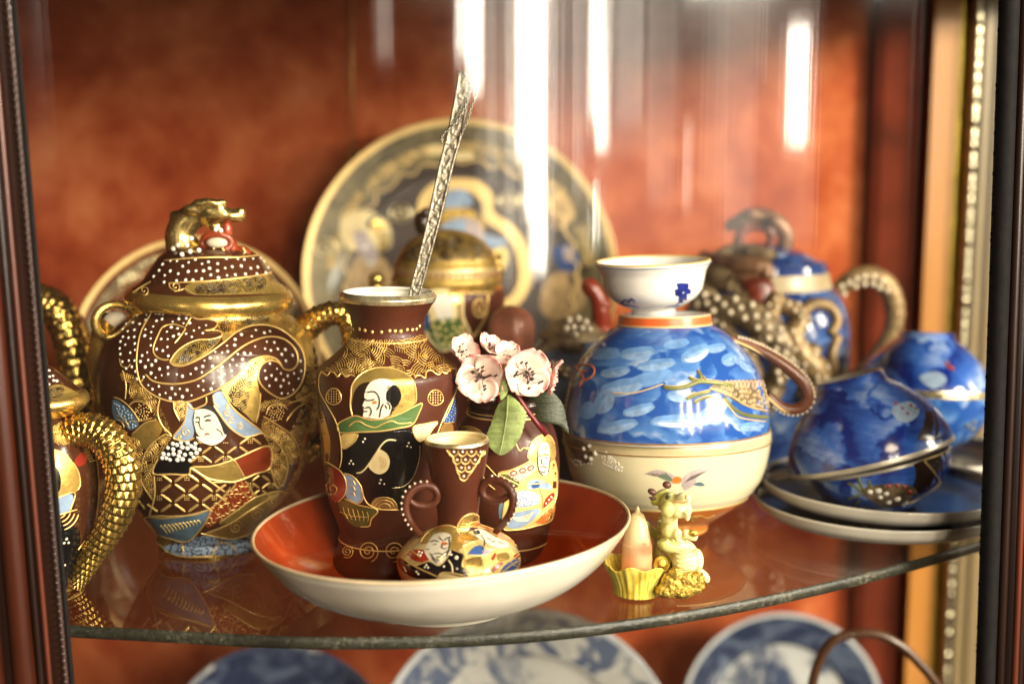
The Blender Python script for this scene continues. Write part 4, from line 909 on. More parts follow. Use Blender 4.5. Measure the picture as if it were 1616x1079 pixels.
# halo lines, veil
L2_(2.4, (362, 55), (368, 105), (400, 168)); L2_(2.2, (280, 30), (265, 110), (290, 190), (350, 255)); L2_(2.6, (890, 0), (882, 90), (862, 180)); L2_(2.4, (905, 140), (1010, 205), (1090, 270), (1130, 390), (1110, 520)); L2_(1.8, (1060, 60), (1130, 40), (1200, 0))
D.fans("gilt_fine_line", GILT_LINE, BZ((365, 55), (440, 55), (425, 165), (395, 160)), 10, 3, 1.4, 3, .6)
D.fill("painted_veil", BLUEG, BZ((448, 62), (482, 92), (488, 190), (478, 272), (430, 290), (382, 278), (362, 262), (420, 185)), 2); D.fill("painted_veil", BLUEG, BZ((600, 12), (662, -5), (735, 105), (895, 232), (845, 258), (785, 262), (700, 205), (640, 125), (608, 75)), 2)
L2_(2.4, (445, 60), (425, 175), (362, 262), (385, 282), (440, 292), (490, 270)); L2_(2.6, (660, -5), (735, 105), (895, 232), (880, 245), (845, 258), (785, 264), (700, 205), (640, 125), (605, 75)); L2_(2.4, (440, 52), (480, 95), (530, 80), (560, 60), (560, 20)); L2_(2, (600, 12), (610, 60), (640, 85))
for cx, cy, r in ((440, 235, 30), (400, 268, 14), (690, 120, 26), (715, 165, 24), (770, 200, 22), (690, 80, 14)): D.spiral("gilt_line", GILT_LINE, *BZ((cx, cy))[0], r / 3.853, 1.5, 2., 1.5)
D.fill("painted_face", SKIN_E, BZ((485, 112), (530, 84), (595, 98), (635, 160), (655, 200), (640, 250), (592, 285), (540, 278), (498, 232), (484, 170)), 3)
D.fill("painted_neck", SKIN_E, BZ((500, 262), (560, 282), (620, 268), (645, 200), (690, 225), (668, 280), (610, 315), (560, 310), (515, 292)), 3)
D.fill("painted_hair", INK, BZ((486, 105), (530, 78), (600, 82), (650, 140), (690, 215), (700, 245), (672, 250), (648, 190), (612, 125), (560, 98), (510, 98)), 4)
for q, w in ((((495, 152), (510, 146), (525, 152)), 2.4), (((545, 148), (565, 138), (592, 134)), 2.4), (((492, 178), (508, 174), (522, 182)), 1.8), (((552, 168), (572, 160), (592, 166)), 1.8), (((522, 150), (518, 185), (530, 215), (552, 218)), 1.3), (((490, 110), (482, 170), (498, 235)), 1.4), (((620, 215), (650, 235), (660, 260)), 1.4)): D.line("ink_stroke", INK, BZ(*q), w, layer=6)
D.line("enamel_line", RED_E, BZ((552, 252), (566, 246), (582, 250)), 2.6, layer=6); D.line("ink_stroke", REDB, BZ((558, 170), (575, 166), (590, 170)), 2.2, layer=6)
D.line("enamel_line", WHITE_E, BZ((508, 266), (545, 296), (590, 303), (640, 292), (672, 262)), 4.2, layer=5)
hood = BZ((295, 375), (330, 320), (370, 296), (500, 300), (522, 345), (495, 385), (470, 412), (380, 412), (290, 402)); D.fill("painted_collar", BLACK, hood, 2); D.dots("enamel_dots", WHITE_E, scatter(hood, 6.3, 4), 3.4, .8, 4)
D.fill("painted_belt", BLACK, BZ((288, 408), (462, 418), (455, 492), (245, 492), (238, 458)), 2); L2_(2.8, (270, 395), (250, 430), (236, 470), (250, 492), (350, 492), (452, 492), (462, 450))
sash = BZ((470, 445), (600, 440), (730, 402), (938, 322), (948, 450), (860, 490), (735, 535), (640, 530), (560, 512)); D.fill("painted_sash", GILT_PANEL, sash, 2); D.fill("painted_sash_end", REDB, BZ((735, 402), (935, 325), (943, 448), (795, 505), (762, 450)), 3)
L2_(3, (465, 450), (600, 442), (730, 402), (938, 322), (948, 450), (860, 490), (735, 537), (640, 532), (560, 512), (465, 450)); L2_(2.4, (728, 402), (762, 455), (792, 510))
rb = BZ((250, 505), (460, 498), (600, 540), (735, 545), (690, 605), (600, 690), (520, 725), (400, 742), (215, 745), (240, 640)); D.fill("painted_robe", BROWN, rb, 1)
L2_(2.6, (245, 500), (248, 620), (215, 745)); L2_(2.8, (465, 455), (560, 520), (660, 590), (670, 600)); L2_(2.4, (600, 540), (735, 545), (690, 605), (600, 690), (500, 735), (380, 745), (215, 745))
inp = lambda p, P: inside(P, *p)
def lozenges(P, x0, x1, y0, y1, sx, sy, w=4.2):
    P2 = [(180 + 0, 0)]
    for i, x in enumerate(np.arange(x0, x1, sx / 2)):
        for j, y in enumerate(np.arange(y0, y1, sy / 2)):
            sg = 1 if (i + j) % 2 else -1; c = BZ((x, y))[0]
            if inside(P, *c):
                d = .30; a, b = BZ((x - sx * d * .62, y - sg * sy * d * .62), (x + sx * d * .62, y + sg * sy * d * .62)); D.line("gilt_line", GILT_LINE, [a, b], w, smooth=True, layer=4)
            if i % 2 == 0 and j % 2 == 0:
                for u in (-1, 0, 1):
                    for v in (-1, 0, 1):
                        q = BZ((x + sx / 4 + u * 12, y + v * 12 + sy * .0))[0]
                        if inside(P, *q): D.dots("gilt_dots", GILT_LINE, [q], 1.1, .5, 4)
lozenges(rb, 235, 740, 515, 760, 166, 120)
rb2 = BZ((800, 535), (950, 460), (992, 575), (930, 610), (862, 625)); lozenges(rb2, 800, 1000, 470, 620, 120, 90, 3.4); L2_(2.4, (795, 530), (830, 580), (858, 630)); L2_(2.2, (948, 452), (970, 520), (992, 580))
tp = BZ((500, 300), (690, 300), (890, 260), (930, 318), (730, 400), (600, 436), (480, 445)); lozenges(tp, 490, 930, 290, 450, 150, 110, 3.6)
tx = BZ((740, 552), (795, 535), (850, 622), (760, 690), (650, 770), (562, 815), (590, 700), (680, 620)); D.fill("painted_robe_panel", REDB, tx, 2)
rn = random.Random(4)
for p in scatter(tx, 6.5, 5): a = rn.uniform(0, 6.28); D.line("gilt_line", GILT_LINE, [(p[0] + 4.5 * math.cos(a + k * 1.1) , p[1] + 3.6 * math.sin(a + k * 1.1)) for k in range(4)], 1.5, layer=4)
D.fill("painted_ribbon", OCHRE_E, BZ((545, 855), (650, 812), (800, 725), (990, 612), (1062, 612), (950, 725), (845, 838), (720, 882), (640, 875)), 2); D.fill("painted_ribbon", GILT_PANEL, BZ((640, 785), (760, 700), (860, 632), (990, 595), (1000, 612), (860, 690), (690, 790)), 3)
L2_(2.6, (530, 850), (620, 870), (720, 884), (800, 862), (850, 835)); L2_(2.4, (640, 785), (760, 700), (860, 632), (990, 595), (1060, 608)); L2_(2.2, (560, 850), (700, 792), (860, 690), (1000, 612))
for cx, cy in ((740, 815), (870, 735), (965, 660)): D.spiral("gilt_line", GILT_LINE, *BZ((cx, cy))[0], 11, 1.8, 1., 1.5)
D.fill("painted_leaf", SLATE, BZ((178, 775), (300, 758), (440, 745), (588, 706), (545, 800), (450, 895), (345, 882), (235, 840)), 3); L2_(2.6, (590, 705), (545, 800), (450, 897), (345, 884), (235, 842), (175, 778), (200, 752), (300, 758), (440, 742), (590, 705))
for k in range(11): D.line("enamel_line", YELLOW_E, BZ((285 + k * 22, 800 - k * 3), (300 + k * 22, 815 - k * 4), (325 + k * 20, 850 - k * 6)), 1.8, layer=5)
bb = BZ((300, 935), (420, 905), (530, 868), (610, 872), (840, 890), (900, 880), (900, 960), (760, 975), (600, 985), (430, 988), (325, 965)); D.fill("painted_border", BLUEG, bb, 2)
for p in scatter(bb, 5.2, 8): a = rn.uniform(0, 6.28); D.line("ink_stroke", INK, [(p[0] + 3.6 * math.cos(a + k), p[1] + 3 * math.sin(a + k)) for k in range(4)], 1.9, layer=4)
for q in (((310, 960), (420, 992), (600, 992)), ((415, 905), (425, 985)), ((628, 880), (625, 930), (590, 985)), ((640, 905), (700, 915), (740, 955)), ((825, 885), (840, 960)), ((240, 880), (300, 940), (330, 965))): L2_(2.4, *q)
lf_ = BZ((170, 480), (200, 345), (300, 258), (355, 262), (330, 312), (285, 380), (240, 460), (245, 600), (235, 645), (180, 560)); D.fans("gilt_fine_line", GILT_FINE, lf_, 15, 3.4, 1.4, 9, .5); L2_(2.2, (235, 645), (180, 560), (165, 480), (200, 345), (300, 255), (355, 262))
rf = BZ((895, 245), (1000, 312), (1055, 432), (1025, 560), (985, 520), (952, 450), (942, 320)); D.fans("gilt_fine_line", GILT_FINE, rf, 15, 3.4, 1.4, 10, .5); L2_(2.2, (895, 240), (1000, 312), (1055, 432), (1022, 562), (985, 520), (952, 455))
D.fans("gilt_fine_line", GILT_FINE, A((1480, 560), (1560, 600), (1600, 900), (1560, 1079), (1380, 1079), (1440, 900), (1400, 820), (1480, 700)), 15, 3.4, 1.3, 21, .6); D.fans("gilt_fine_line", GILT_FINE, BZ((60, 300), (110, 260), (180, 330), (165, 480), (180, 600), (120, 640), (60, 500)), 15, 3.4, 1.3, 22, .6); D.fans("gilt_fine_line", GILT_FINE, BZ((1060, 240), (1130, 220), (1190, 420), (1140, 560), (1050, 580), (1120, 420)), 15, 3.4, 1.3, 23, .6); D.fans("gilt_fine_line", GILT_FINE, A((200, 720), (300, 800), (340, 850), (330, 1000), (300, 960), (220, 840), (130, 840), (110, 700), (60, 700), (60, 620), (180, 660)), 14, 3.4, 1.3, 31, .55); D.fans("gilt_fine_line", GILT_FINE, A((1135, 850), (1290, 830), (1380, 850), (1320, 900), (1200, 870), (1150, 940)), 14, 3.4, 1.3, 32, .5); D.fans("gilt_fine_line", GILT_FINE, BZ((905, 150), (1000, 210), (1085, 275), (1120, 400), (1060, 430), (1000, 310), (900, 240)), 14, 3.4, 1.3, 33, .5); D.fill("gilt_panel_low", GILT_PANEL, BZ((110, 250), (200, 180), (270, 170), (290, 230), (200, 340), (130, 300)), 1); L2_(2, (110, 250), (190, 180), (268, 160)); L2_(2, (150, 650), (190, 700))
D.flush(jar)
# lid
SL = Surf(331, YP, [(386, 20), (388, 40), (394, 62), (404, 77), (418, 88), (432, 97), (444, 106), (454, 121, 1), (460, 127), (466, 130), (474, 130), (481, 126), (485, 112)], at(331, 485, YP)[2], roll=R(2.1)); SL.M = S.M @ Matrix.Translation((0, 0, 0))
d0 = Matrix.Translation((SL.X - S.X, 0, 0)); zl = at(331, 456, YP)[2]
mb = MB(); pr = [(SL.zr[0][0] - .004, 0)] + [(SL.zr[0][0] - .004, SL.zr[0][1] - .003)] + SL.zr + [(SL.zr[-1][0] + .0006, 0)]
mb.lathe(pr, SL.M, 112, mif=lambda i, a, b: 1 if b[0] < zl + .001 else 0); lid = mb.build("lid", [BROWN, GILT], jar)
D = Decor(SL); C_ = ZC
low = C_((620, 738), (820, 722), (1000, 700), (1150, 680), (1320, 650), (1440, 800), (1000, 832), (640, 835), (565, 785)); D.fill("gilt_panel", GILT_PANEL, low, 1); D.fans("gilt_fine_line", DARKB, C_((660, 830), (700, 745), (960, 712), (1180, 690), (1200, 790), (980, 822)), 14, 3.2, 1.5, 3, .6)
bd = C_((300, 715), (350, 640), (400, 570), (600, 550), (800, 540), (1000, 540), (1190, 520), (1262, 645), (1150, 678), (1000, 695), (800, 718), (600, 728), (450, 735), (380, 735)); D.dots("enamel_dots", WHITE_E, scatter(bd, 10.2, 5), 2.5, .7, 3, jit=.2)
D.line("gilt_line", GILT_LINE, C_((400, 562), (600, 545), (800, 536), (1000, 535), (1190, 515)), 2.4); D.line("gilt_line", GILT_LINE, C_((440, 742), (600, 732), (800, 722), (1000, 700), (1150, 680), (1310, 648)), 2.6); D.line("gilt_line", GILT_LINE, C_((440, 742), (448, 780), (500, 805), (560, 788), (590, 800), (640, 836)), 2.2); D.line("gilt_line", GILT_LINE, C_((150, 820), (215, 775), (295, 728)), 2.2); D.spiral("gilt_line", GILT_LINE, *C_((490, 770))[0], 8, 1.3, 0, 1.6); D.spiral("gilt_line", GILT_LINE, *C_((240, 800))[0], 8, 1.3, 0, 1.8)
D.fill("painted_dragon", BROWN, bd, 1); D.flush(lid)
THR = pbr("burnt_orange_enamel", (.27, .042, .012), .3, coat=.3, var=.35, vs_=150)
# dragon knob: coiled neck, long head turned to the right, open jaws
mb = MB(); K = lambda x, y, r: (*ZC((x, y))[0], r / 5.05)
tube_px(mb, [K(700, 560, 150), K(570, 500, 140), K(535, 420, 128), K(530, 330, 118), K(580, 250, 112), K(670, 195, 100), K(780, 180, 92), K(900, 195, 60)], YP, 14)
ball_px(mb, *ZC((800, 185))[0], 30, 15, YP, -.002); ball_px(mb, *ZC((930, 205))[0], 22, 11, YP, -.002); ball_px(mb, *ZC((1010, 175))[0], 8, 9, YP, -.003); ball_px(mb, *ZC((1000, 220))[0], 10, 8, YP, -.003)
for x, y, rx, ry in ((770, 95, 19, 6), (700, 110, 16, 8), (620, 155, 16, 8), (860, 95, 9, 5), (840, 150, 10, 7), (500, 210, 13, 10), (455, 300, 7, 10), (440, 380, 7, 10)): ball_px(mb, *ZC((x, y))[0], rx, ry, YP, -.006 if x > 600 else 0, rot=.15)
tube_px(mb, [K(760, 260, 45), K(830, 310, 38), K(880, 350, 26), K(905, 355, 16)], YP, 10, dY=-.002)
kn = mb.build("dragon_knob", pbr("dark_gilt", (.62, .46, .17), .26, .95, var=.45, vs_=110, rvar=.1), lid); remesh(kn, .0011, 3)
D = MB(); ball_px(D, *ZC((835, 470))[0], 31, 23, YP, -.006, depth=16); ball_px(D, *ZC((990, 500))[0], 20, 11, YP, -.004, depth=12); ball_px(D, *ZC((900, 330))[0], 8, 18, YP, -.002, depth=8); D.build("dragon_throat", THR, lid)
D = MB(); D.tube([at(*ZC((818 + 118 * math.cos(a), 420 + 70 * math.sin(a)))[0], YP - .0108 + .002 * math.cos(a) ** 2) for a in np.linspace(0, 6.283, 25)[:-1]], .0016, 10, closed=True); D.build("mouth_ring", THR, lid)
D = MB(); ball_px(D, *ZC((818, 420))[0], 22, 12, YP, -.0075, depth=11); D.build("mouth_hollow", REDB, lid)
D = MB()
for x in (800, 870, 955, 1035): tube_px(D, [K(x - 10, 460, 8), K(x + 6, 490, 9), K(x - 12, 528, 9)], YP, 6, dY=-.0125 if x < 900 else -.008)
D.tube([at(*ZC((818 + 140 * math.cos(a), 425 + 88 * math.sin(a)))[0], YP - .0100 + .003 * math.cos(a) ** 2) for a in np.linspace(.3, 4.2, 20)], .0006, 6)
D.build("gilt_line", GILT_LINE, lid, kind='stuff')
D = MB(); ball_px(D, *ZC((818, 420))[0], 17, 8.5, YP, -.0115, depth=8); D.build("pearl", PEARL, lid)
D = MB()
for x, y in ((615, 385), (555, 405), (508, 438), (470, 468), (605, 490), (540, 512), (478, 535), (675, 480), (810, 315), (850, 322), (580, 440)): ball_px(D, *ZC((x, y))[0], 3.9, 3.9, YP, -.021 if x > 520 else -.014, nu=8, nv=6)
D.build("enamel_dots", WHITE_E, lid, kind='stuff')
# scaled handle to the right, spout to the left
scaled_tube([(470, 530, 20), (500, 505, 20), (527, 494, 18), (548, 505, 16), (556, 540, 15), (548, 600, 14), (520, 680, 13), (480, 720, 12)], YP, GILT_H, jar, nu=22, nv=8, amp=.001, dY=lambda t: .012)
mb = MB(); q = crom([(205, 660, 34), (180, 620, 30), (166, 575, 27), (170, 530, 26), (183, 508, 28)], n=6); P = [at(x, y, YP - .004) for x, y, r in q]; mb.tube(P, [r * pxm(y, YP) for x, y, r in q], 18, caps=False)
mb.tube([at(183 + 33 * math.cos(a), 508 + 28 * math.sin(a), YP - .010 + .006 * math.cos(a)) for a in np.linspace(0, 6.283, 25)[:-1]], .0022, 8, closed=True); sp = mb.build("spout", GILT, jar)
mb = MB(); ball_px(mb, 184, 511, 24, 20, YP, -.004, depth=8); mb.build("spout_lining", PEARL, sp)

# ================================================================ small teapot cut off by the left stile, and the one behind it
YT = .592
S = Surf(66, YT, [(652, 58, 1), (668, 66), (690, 80), (730, 92), (780, 94), (830, 88), (880, 74), (915, 63, 1), (928, 64), (938, 63)], 0)
tp = thing("scaled_handle_teapot", "small brown teapot with a thick gold scaled handle, half hidden by the left wooden stile", "teapot", S.base)
vessel("pot_body", [BROWN, GILT], S, tp, .002, mif=lambda i, a, b: 1 if b[0] < .0016 else 0, closed=True)
D = Decor(S); J = ZJ; I_ = ZI
GJ = lambda w, *p: D.line("gilt_line", GILT_LINE, J(*p), w)
D.fill("painted_halo", GILT_PANEL, J((150, 130), (230, 130), (290, 190), (320, 250), (332, 320), (320, 360), (260, 385), (170, 395), (140, 350)), 1); GJ(2.4, (290, 190), (322, 250), (333, 320), (318, 358)); D.fill("painted_hair", BLACK, J((165, 225), (200, 235), (216, 300), (205, 365), (170, 372)), 3)
D.fill("painted_flame", RED_E, J((300, 180), (340, 130), (380, 150), (360, 200), (320, 215)), 2); D.fill("painted_sleeve", BLUEG, J((180, 420), (285, 385), (270, 480), (190, 510)), 2); GJ(2.6, (180, 410), (298, 375), (270, 490)); GJ(2.6, (185, 515), (250, 495), (315, 475))
for r in (55, 80, 105, 130): GJ(2.0, *[(195 + r * math.cos(a), 475 + r * math.sin(a)) for a in np.linspace(.25, 1.25, 6)])
D.fill("painted_robe", BLACK, J((195, 520), (250, 580), (320, 590), (330, 700), (280, 860), (230, 990), (180, 990)), 2); D.dots("enamel_dots", PEARL, J((250, 655), (235, 680), (262, 678), (225, 800), (212, 815), (238, 815)), 2.4); D.line("enamel_line", CREAM_E, J((212, 610), (210, 660), (202, 700)), 4)
D.fill("gilt_panel", GILT_PANEL, J((350, 65), (430, 70), (495, 150), (490, 190), (450, 180), (390, 185)), 1); GJ(2, (385, 185), (450, 175), (490, 195), (495, 150)); GJ(1.8, *[(482 + 34 * math.cos(a), 330 + 56 * math.sin(a)) for a in np.linspace(0, 6.28, 14)])
for k in range(3): GJ(1.2, (460 + k * 16, 290), (462 + k * 16, 370))
GJ(2, (440, 60), (520, 160), (550, 280), (530, 400), (470, 520), (380, 640), (320, 720)); D.ring("gilt_line", GILT_LINE, 934, 3); D.ring("gilt_line", GILT_LINE, 672, 2)
D.fans("gilt_fine_line", GILT_FINE, I_((180, 960), (380, 900), (400, 1000), (300, 1079), (190, 1079)), 12, 3.4, 1.6, 4, .55); D.flush(tp)
SL = Surf(66, YT, [(577, 14), (585, 26), (600, 42), (616, 58, 1), (622, 70), (632, 74), (640, 70), (653, 56)], at(66, 652, YT)[2])
mb = MB(); mb.lathe([(SL.zr[0][0], 0)] + SL.zr + [(SL.zr[-1][0], 0)], SL.M, 64, mif=lambda i, a, b: 1 if a[0] < at(66, 620, YT)[2] else 0); lid = mb.build("lid", [BROWN, GILT], tp)
D = Decor(SL); D.fill("gilt_panel", GILT_PANEL, I_((120, 740), (215, 690), (350, 750), (330, 765), (180, 790)), 1); D.fans("gilt_fine_line", DARKB, I_((140, 780), (160, 720), (250, 710), (240, 780)), 12, 3.2, 1.4, 3, .6); D.dots("enamel_dots", WHITE_E, I_((130, 580), (155, 600), (158, 640), (152, 690), (180, 635), (185, 665), (205, 668), (130, 640), (135, 610)), 2.6); D.flush(lid)
mb = MB(); tube_px(mb, [(60, 590, 10), (62, 574, 10), (70, 566, 8)], YT, 10); mb.build("knob", GILT, lid)
scaled_tube([(92, 692, 20), (120, 680, 24), (148, 680, 26), (172, 696, 27), (190, 726, 27), (194, 768, 25), (184, 810, 23), (165, 846, 20), (145, 876, 17), (130, 905, 14), (119, 926, 9)], YT - .006, GILT_H, tp, nu=34, nv=12, amp=.0013, seg=84, sub=8)
YB = .70
S = Surf(40, YB, [(640, 60, 1), (660, 90), (700, 110), (760, 112), (800, 95), (835, 72, 1), (845, 74)], 0)
tb = thing("gold_handle_teapot", "dark teapot with tall gold scaled handle behind the small teapot at the left stile", "teapot", S.base)
vessel("pot_body", [BROWN, GILT], S, tb, .002, mif=lambda i, a, b: 1 if a[0] > S.zr[-1][0] - .012 else 0, closed=True)
D = Decor(S); D.ring("gilt_line", GILT_LINE, 690, 3); D.ring("gilt_line", GILT_LINE, 810, 3); D.flush(tb)
scaled_tube([(40, 474, 22), (68, 478, 25), (92, 494, 26), (108, 525, 26), (118, 570, 25), (124, 620, 24), (120, 665, 22), (100, 700, 20)], YB - .004, GILT_H, tb, nu=22, nv=9, amp=.0012)
mb = MB(); tube_px(mb, [(60, 458, 12), (92, 470, 12), (120, 505, 12), (140, 560, 12), (150, 620, 12), (142, 680, 11)], YB + .008, 12); mb.build("handle_ridge", pbr("dark_gilt_ridge", (.22, .14, .04), .35, .9, var=.4), tb)
mb = MB(); mb.lathe([(S.zr[-1][0], 0), (S.zr[-1][0], 52 * pxm(640, YB)), (at(40, 620, YB)[2], 40 * pxm(620, YB)), (at(40, 600, YB)[2], 14 * pxm(600, YB)), (at(40, 585, YB)[2], 10 * pxm(600, YB)), (at(40, 578, YB)[2], 0)], S.M, 40); mb.build("lid", GILT_PANEL, tb)

# ================================================================ plates against the back
def plate(name, label, mats, cx, cy, rpx, Yc, lean, mif, kind="plate", prof=None, z0=None):
    c = at(cx, cy, Yc); r = rpx * pxm(cy, Yc)
    if z0 is not None: c[2] = z0 + r * math.cos(lean)
    f = Face(c, lean, r, [(0, .0), (.62 * r, .0004), (.70 * r, .003), (.96 * r, .0085), (1.0 * r, .0095), (1.01 * r, .0095)])
    o = thing(name, label, kind, (c[0], c[1] - 0, c[2] - r * math.cos(lean)))
    pr = [(h, rr) for rr, h in f.zr[:-1]]; pr = profile([(0, 0)] + pr[1:], 5)
    back = [(.0088, 1.004 * r), (.0055, .97 * r), (.0000, .72 * r), (-.0045, .60 * r), (-.0045, .56 * r), (-.0022, .55 * r), (-.0022, 0)]
    m = MB(); m.lathe(pr + back, f.M, 112, mif=lambda i, a, b: mif((a[1] + b[1]) / 2 / r) if i < len(pr) - 1 else 0); m.build("plate_body", mats, o)
    return o, f
PLATE_G = pbr("olive_gold_band", (.085, .068, .034), .36, .3, var=.5, vs_=60, c2=(.15, .12, .06)); PLATE_D = pbr("plate_umber", (.060, .045, .040), .3, var=.3, vs_=30, coat=.3)
RIMG = pbr("cream_gilt_rim", (.86, .60, .24), .36, .3, var=.12)
big, F = plate("figure_plate", "large round gold rimmed plate with painted haloed figures leaning against the rust back", [PLATE_D, PLATE_G, RIMG], 727, 436, 246, .955, R(9), lambda q: 2 if q > .966 else (1 if q > .75 else 0))
D = Decor(F); P_ = ZP
def FL_(key, mat, *p, layer=3): D.fill(key, mat, P_(*p), layer, cell=30)
D.line("gilt_line", RIMG, [(727 + 182 * (1 + .03 * math.sin(k * 2.4)) * math.cos(a), 436 + 182 * (1 + .03 * math.sin(k * 2.4)) * math.sin(a)) for k, a in enumerate(np.linspace(0, 6.283, 73)[:-1])], 3, closed=True)
FL_("painted_halo", CREAM_E, (175, 625), (185, 580), (230, 558), (290, 560), (345, 595), (365, 650), (340, 700), (220, 700), (185, 670)); FL_("painted_halo", GILT, (285, 600), (330, 590), (362, 650), (340, 700), (300, 690)); FL_("painted_figure", LILAC_E, (230, 620), (280, 605), (300, 660), (310, 740), (270, 760), (240, 700), (225, 650), layer=4); FL_("painted_hair", DARKB, (270, 600), (320, 570), (320, 600), (290, 630), layer=5)
FL_("painted_figure", TAN_E, (240, 720), (320, 720), (370, 800), (330, 870), (200, 870), (200, 800)); FL_("painted_figure", OLIVE_E, (130, 830), (160, 740), (200, 700), (210, 720), (150, 850)); FL_("painted_figure", WHITE_E, (255, 690), (290, 690), (300, 745), (262, 750), layer=6)
FL_("painted_halo", RIMG, (455, 560), (470, 500), (520, 455), (600, 440), (680, 450), (730, 500), (735, 560), (800, 610), (850, 680), (872, 780), (850, 860), (800, 910), (700, 920), (640, 800), (500, 760), (470, 640)); FL_("painted_ground", PLATE_D, (500, 560), (520, 510), (580, 480), (650, 490), (690, 530), (700, 590), (770, 640), (810, 700), (825, 790), (800, 860), (740, 880), (640, 800), (520, 700), layer=4)
FL_("painted_veil", BLUEG, (548, 540), (560, 495), (600, 478), (640, 490), (655, 530), (630, 545), (560, 548), layer=5); FL_("painted_halo", GILT, (560, 550), (640, 550), (700, 600), (680, 640), (580, 620), (530, 590), layer=5); FL_("painted_veil", BLUEG, (530, 640), (580, 590), (650, 590), (700, 640), (770, 660), (760, 690), (690, 685), (610, 640), layer=6)
FL_("painted_face", LILAC_E, (630, 590), (670, 590), (700, 650), (680, 680), (640, 650), layer=7); FL_("painted_sleeve", YELLOW_E, (650, 740), (770, 690), (775, 760), (690, 810), (640, 800), layer=6)
FL_("painted_halo", TAN_E, (920, 520), (950, 495), (1000, 505), (1015, 560), (1000, 610), (950, 620)); FL_("painted_figure", BLUED, (950, 700), (990, 680), (1030, 700), (1040, 760), (980, 780)); FL_("painted_figure", LILAC_E, (985, 690), (1010, 690), (1020, 730), (990, 740), layer=5); FL_("painted_figure", TAN_E, (940, 790), (1040, 790), (1060, 900), (960, 960), (900, 900)); FL_("painted_figure", OLIVE_E, (1040, 660), (1110, 650), (1130, 700), (1060, 740))
FL_("painted_cloud", CREAM_E, (490, 330), (520, 318), (570, 330), (560, 350), (500, 355)); FL_("painted_cloud", CREAM_E, (580, 350), (650, 345), (660, 365), (600, 372))
for cx, cy in ((395, 565), (790, 520), (125, 690)):
    D.line("gilt_line", GILT_OLD, P_(*[(cx + 38 * math.cos(a), cy + 32 * math.sin(a)) for a in np.linspace(0, 6.28, 13)[:-1]]), 3.5, closed=True); D.dots("gilt_dots", GILT_OLD, P_(*[(cx + 15 * math.cos(a), cy + 13 * math.sin(a)) for a in np.linspace(0, 6.28, 7)[:-1]]), 3)
D.fans("gilt_fine_line", RIMG, [(727 + 214 * math.cos(a), 436 + 214 * math.sin(a)) for a in np.linspace(3.2, 6.2, 24)] + [(727 + 192 * math.cos(a), 436 + 192 * math.sin(a)) for a in np.linspace(6.2, 3.2, 24)], 22, 6, 2.0, 3, .7)
D.flush(big, stuff=("painted_cloud",))
WIRE = pbr("brass_wire", (.62, .42, .14), .35, .9)
def easel(c, r, lean, name, label):
    o = thing(name, label, "plate stand", (c[0], c[1], 0)); zb = c[2] - r * math.cos(lean)
    for s in (-1, 1):
        m = MB(); x = c[0] + s * r * .42; m.tube([(x, c[1] - .060, .012), (x, c[1] - .060, .003), (x, c[1] - .03, .0012), (x, c[1] + .02, .0012), (x, c[1] + .022, .03), (x * .6 + c[0] * .4, c[1] + .012, c[2])], .0011, 8); m.build("wire_leg", WIRE, o)
    m = MB(); m.tube([(c[0] - r * .42, c[1] - .005, .0012), (c[0] + r * .42, c[1] - .005, .0012)], .0011, 8); m.build("wire_bar", WIRE, o); return o
hg = thing("plate_hanger", "thin brass hanging wire clipped to the upper left rim of the figure plate", "wire", at(560, 244, 1.0))
mb = MB(); mb.tube([at(557, 246, .985), at(556, 236, .990), at(556, 180, 1.004), at(555, -60, 1.012)], .0007, 6); mb.tube([at(552, 244, .984), at(560, 238, .978), at(568, 248, .980)], .0016, 8); mb.build("hook_wire", WIRE, hg)
easel(F.c, F.R, R(9), "plate_stand", "thin brass wire stand holding up the large figure plate")
sau, F2 = plate("left_plate", "brown plate with a cream gold rim leaning behind the large covered teapot", [pbr("plate_brown", (.13, .035, .012), .22, coat=.4, var=.3), PLATE_G, RIMG], 312, 572, 197, .845, R(13), lambda q: 2 if q > .955 else (1 if .86 < q < .93 else 0))
D = Decor(F2); D.line("gilt_line", GILT_OLD, [(312 + 150 * math.cos(a), 572 + 150 * math.sin(a)) for a in np.linspace(0, 6.283, 60)[:-1]], 3, closed=True); D.fans("gilt_fine_line", GILT_OLD, [(312 + 182 * math.cos(a), 572 + 182 * math.sin(a)) for a in np.linspace(3.1, 6.3, 20)] + [(312 + 160 * math.cos(a), 572 + 160 * math.sin(a)) for a in np.linspace(6.3, 3.1, 20)], 20, 6, 2, 5, .8); D.flush(sau)
easel(F2.c, F2.R, R(13), "plate_stand", "wire stand under the brown plate behind the covered teapot")

# ---------------------------------------------------------------- little gold-lidded teapot behind the tall vase
YG = .80
S = Surf(705, YG, [(447, 86, 1), (455, 92), (470, 94), (500, 88), (540, 74), (580, 62), (620, 56), (655, 54, 1), (690, 66), (735, 70)], 0)
gt = thing("gold_lid_teapot", "little brown teapot with a domed gold lid standing in front of the figure plate", "teapot", S.base)
vessel("pot_body", [BROWN_V, GILT], S, gt, .002, closed=True, mif=lambda i, a, b: 1 if a[0] > at(705, 455, YG)[2] else 0)
D = Decor(S); Q = zoom(480, 400, 3.367)
def fq(k, m_, *p, layer=2): D.fill(k, m_, Q(*p), layer, cell=20)
fq("painted_ground", CREAM_E, (640, 215), (830, 200), (850, 330), (880, 440), (740, 520), (640, 420)); fq("painted_figure", WHITE_E, (680, 230), (760, 215), (790, 330), (720, 350), layer=3); fq("painted_robe", BLUED, (620, 330), (665, 320), (660, 400), (625, 400), layer=3); fq("painted_sleeve", GREEN_E, (670, 370), (800, 340), (860, 400), (850, 470), (730, 510), (680, 450), layer=3)
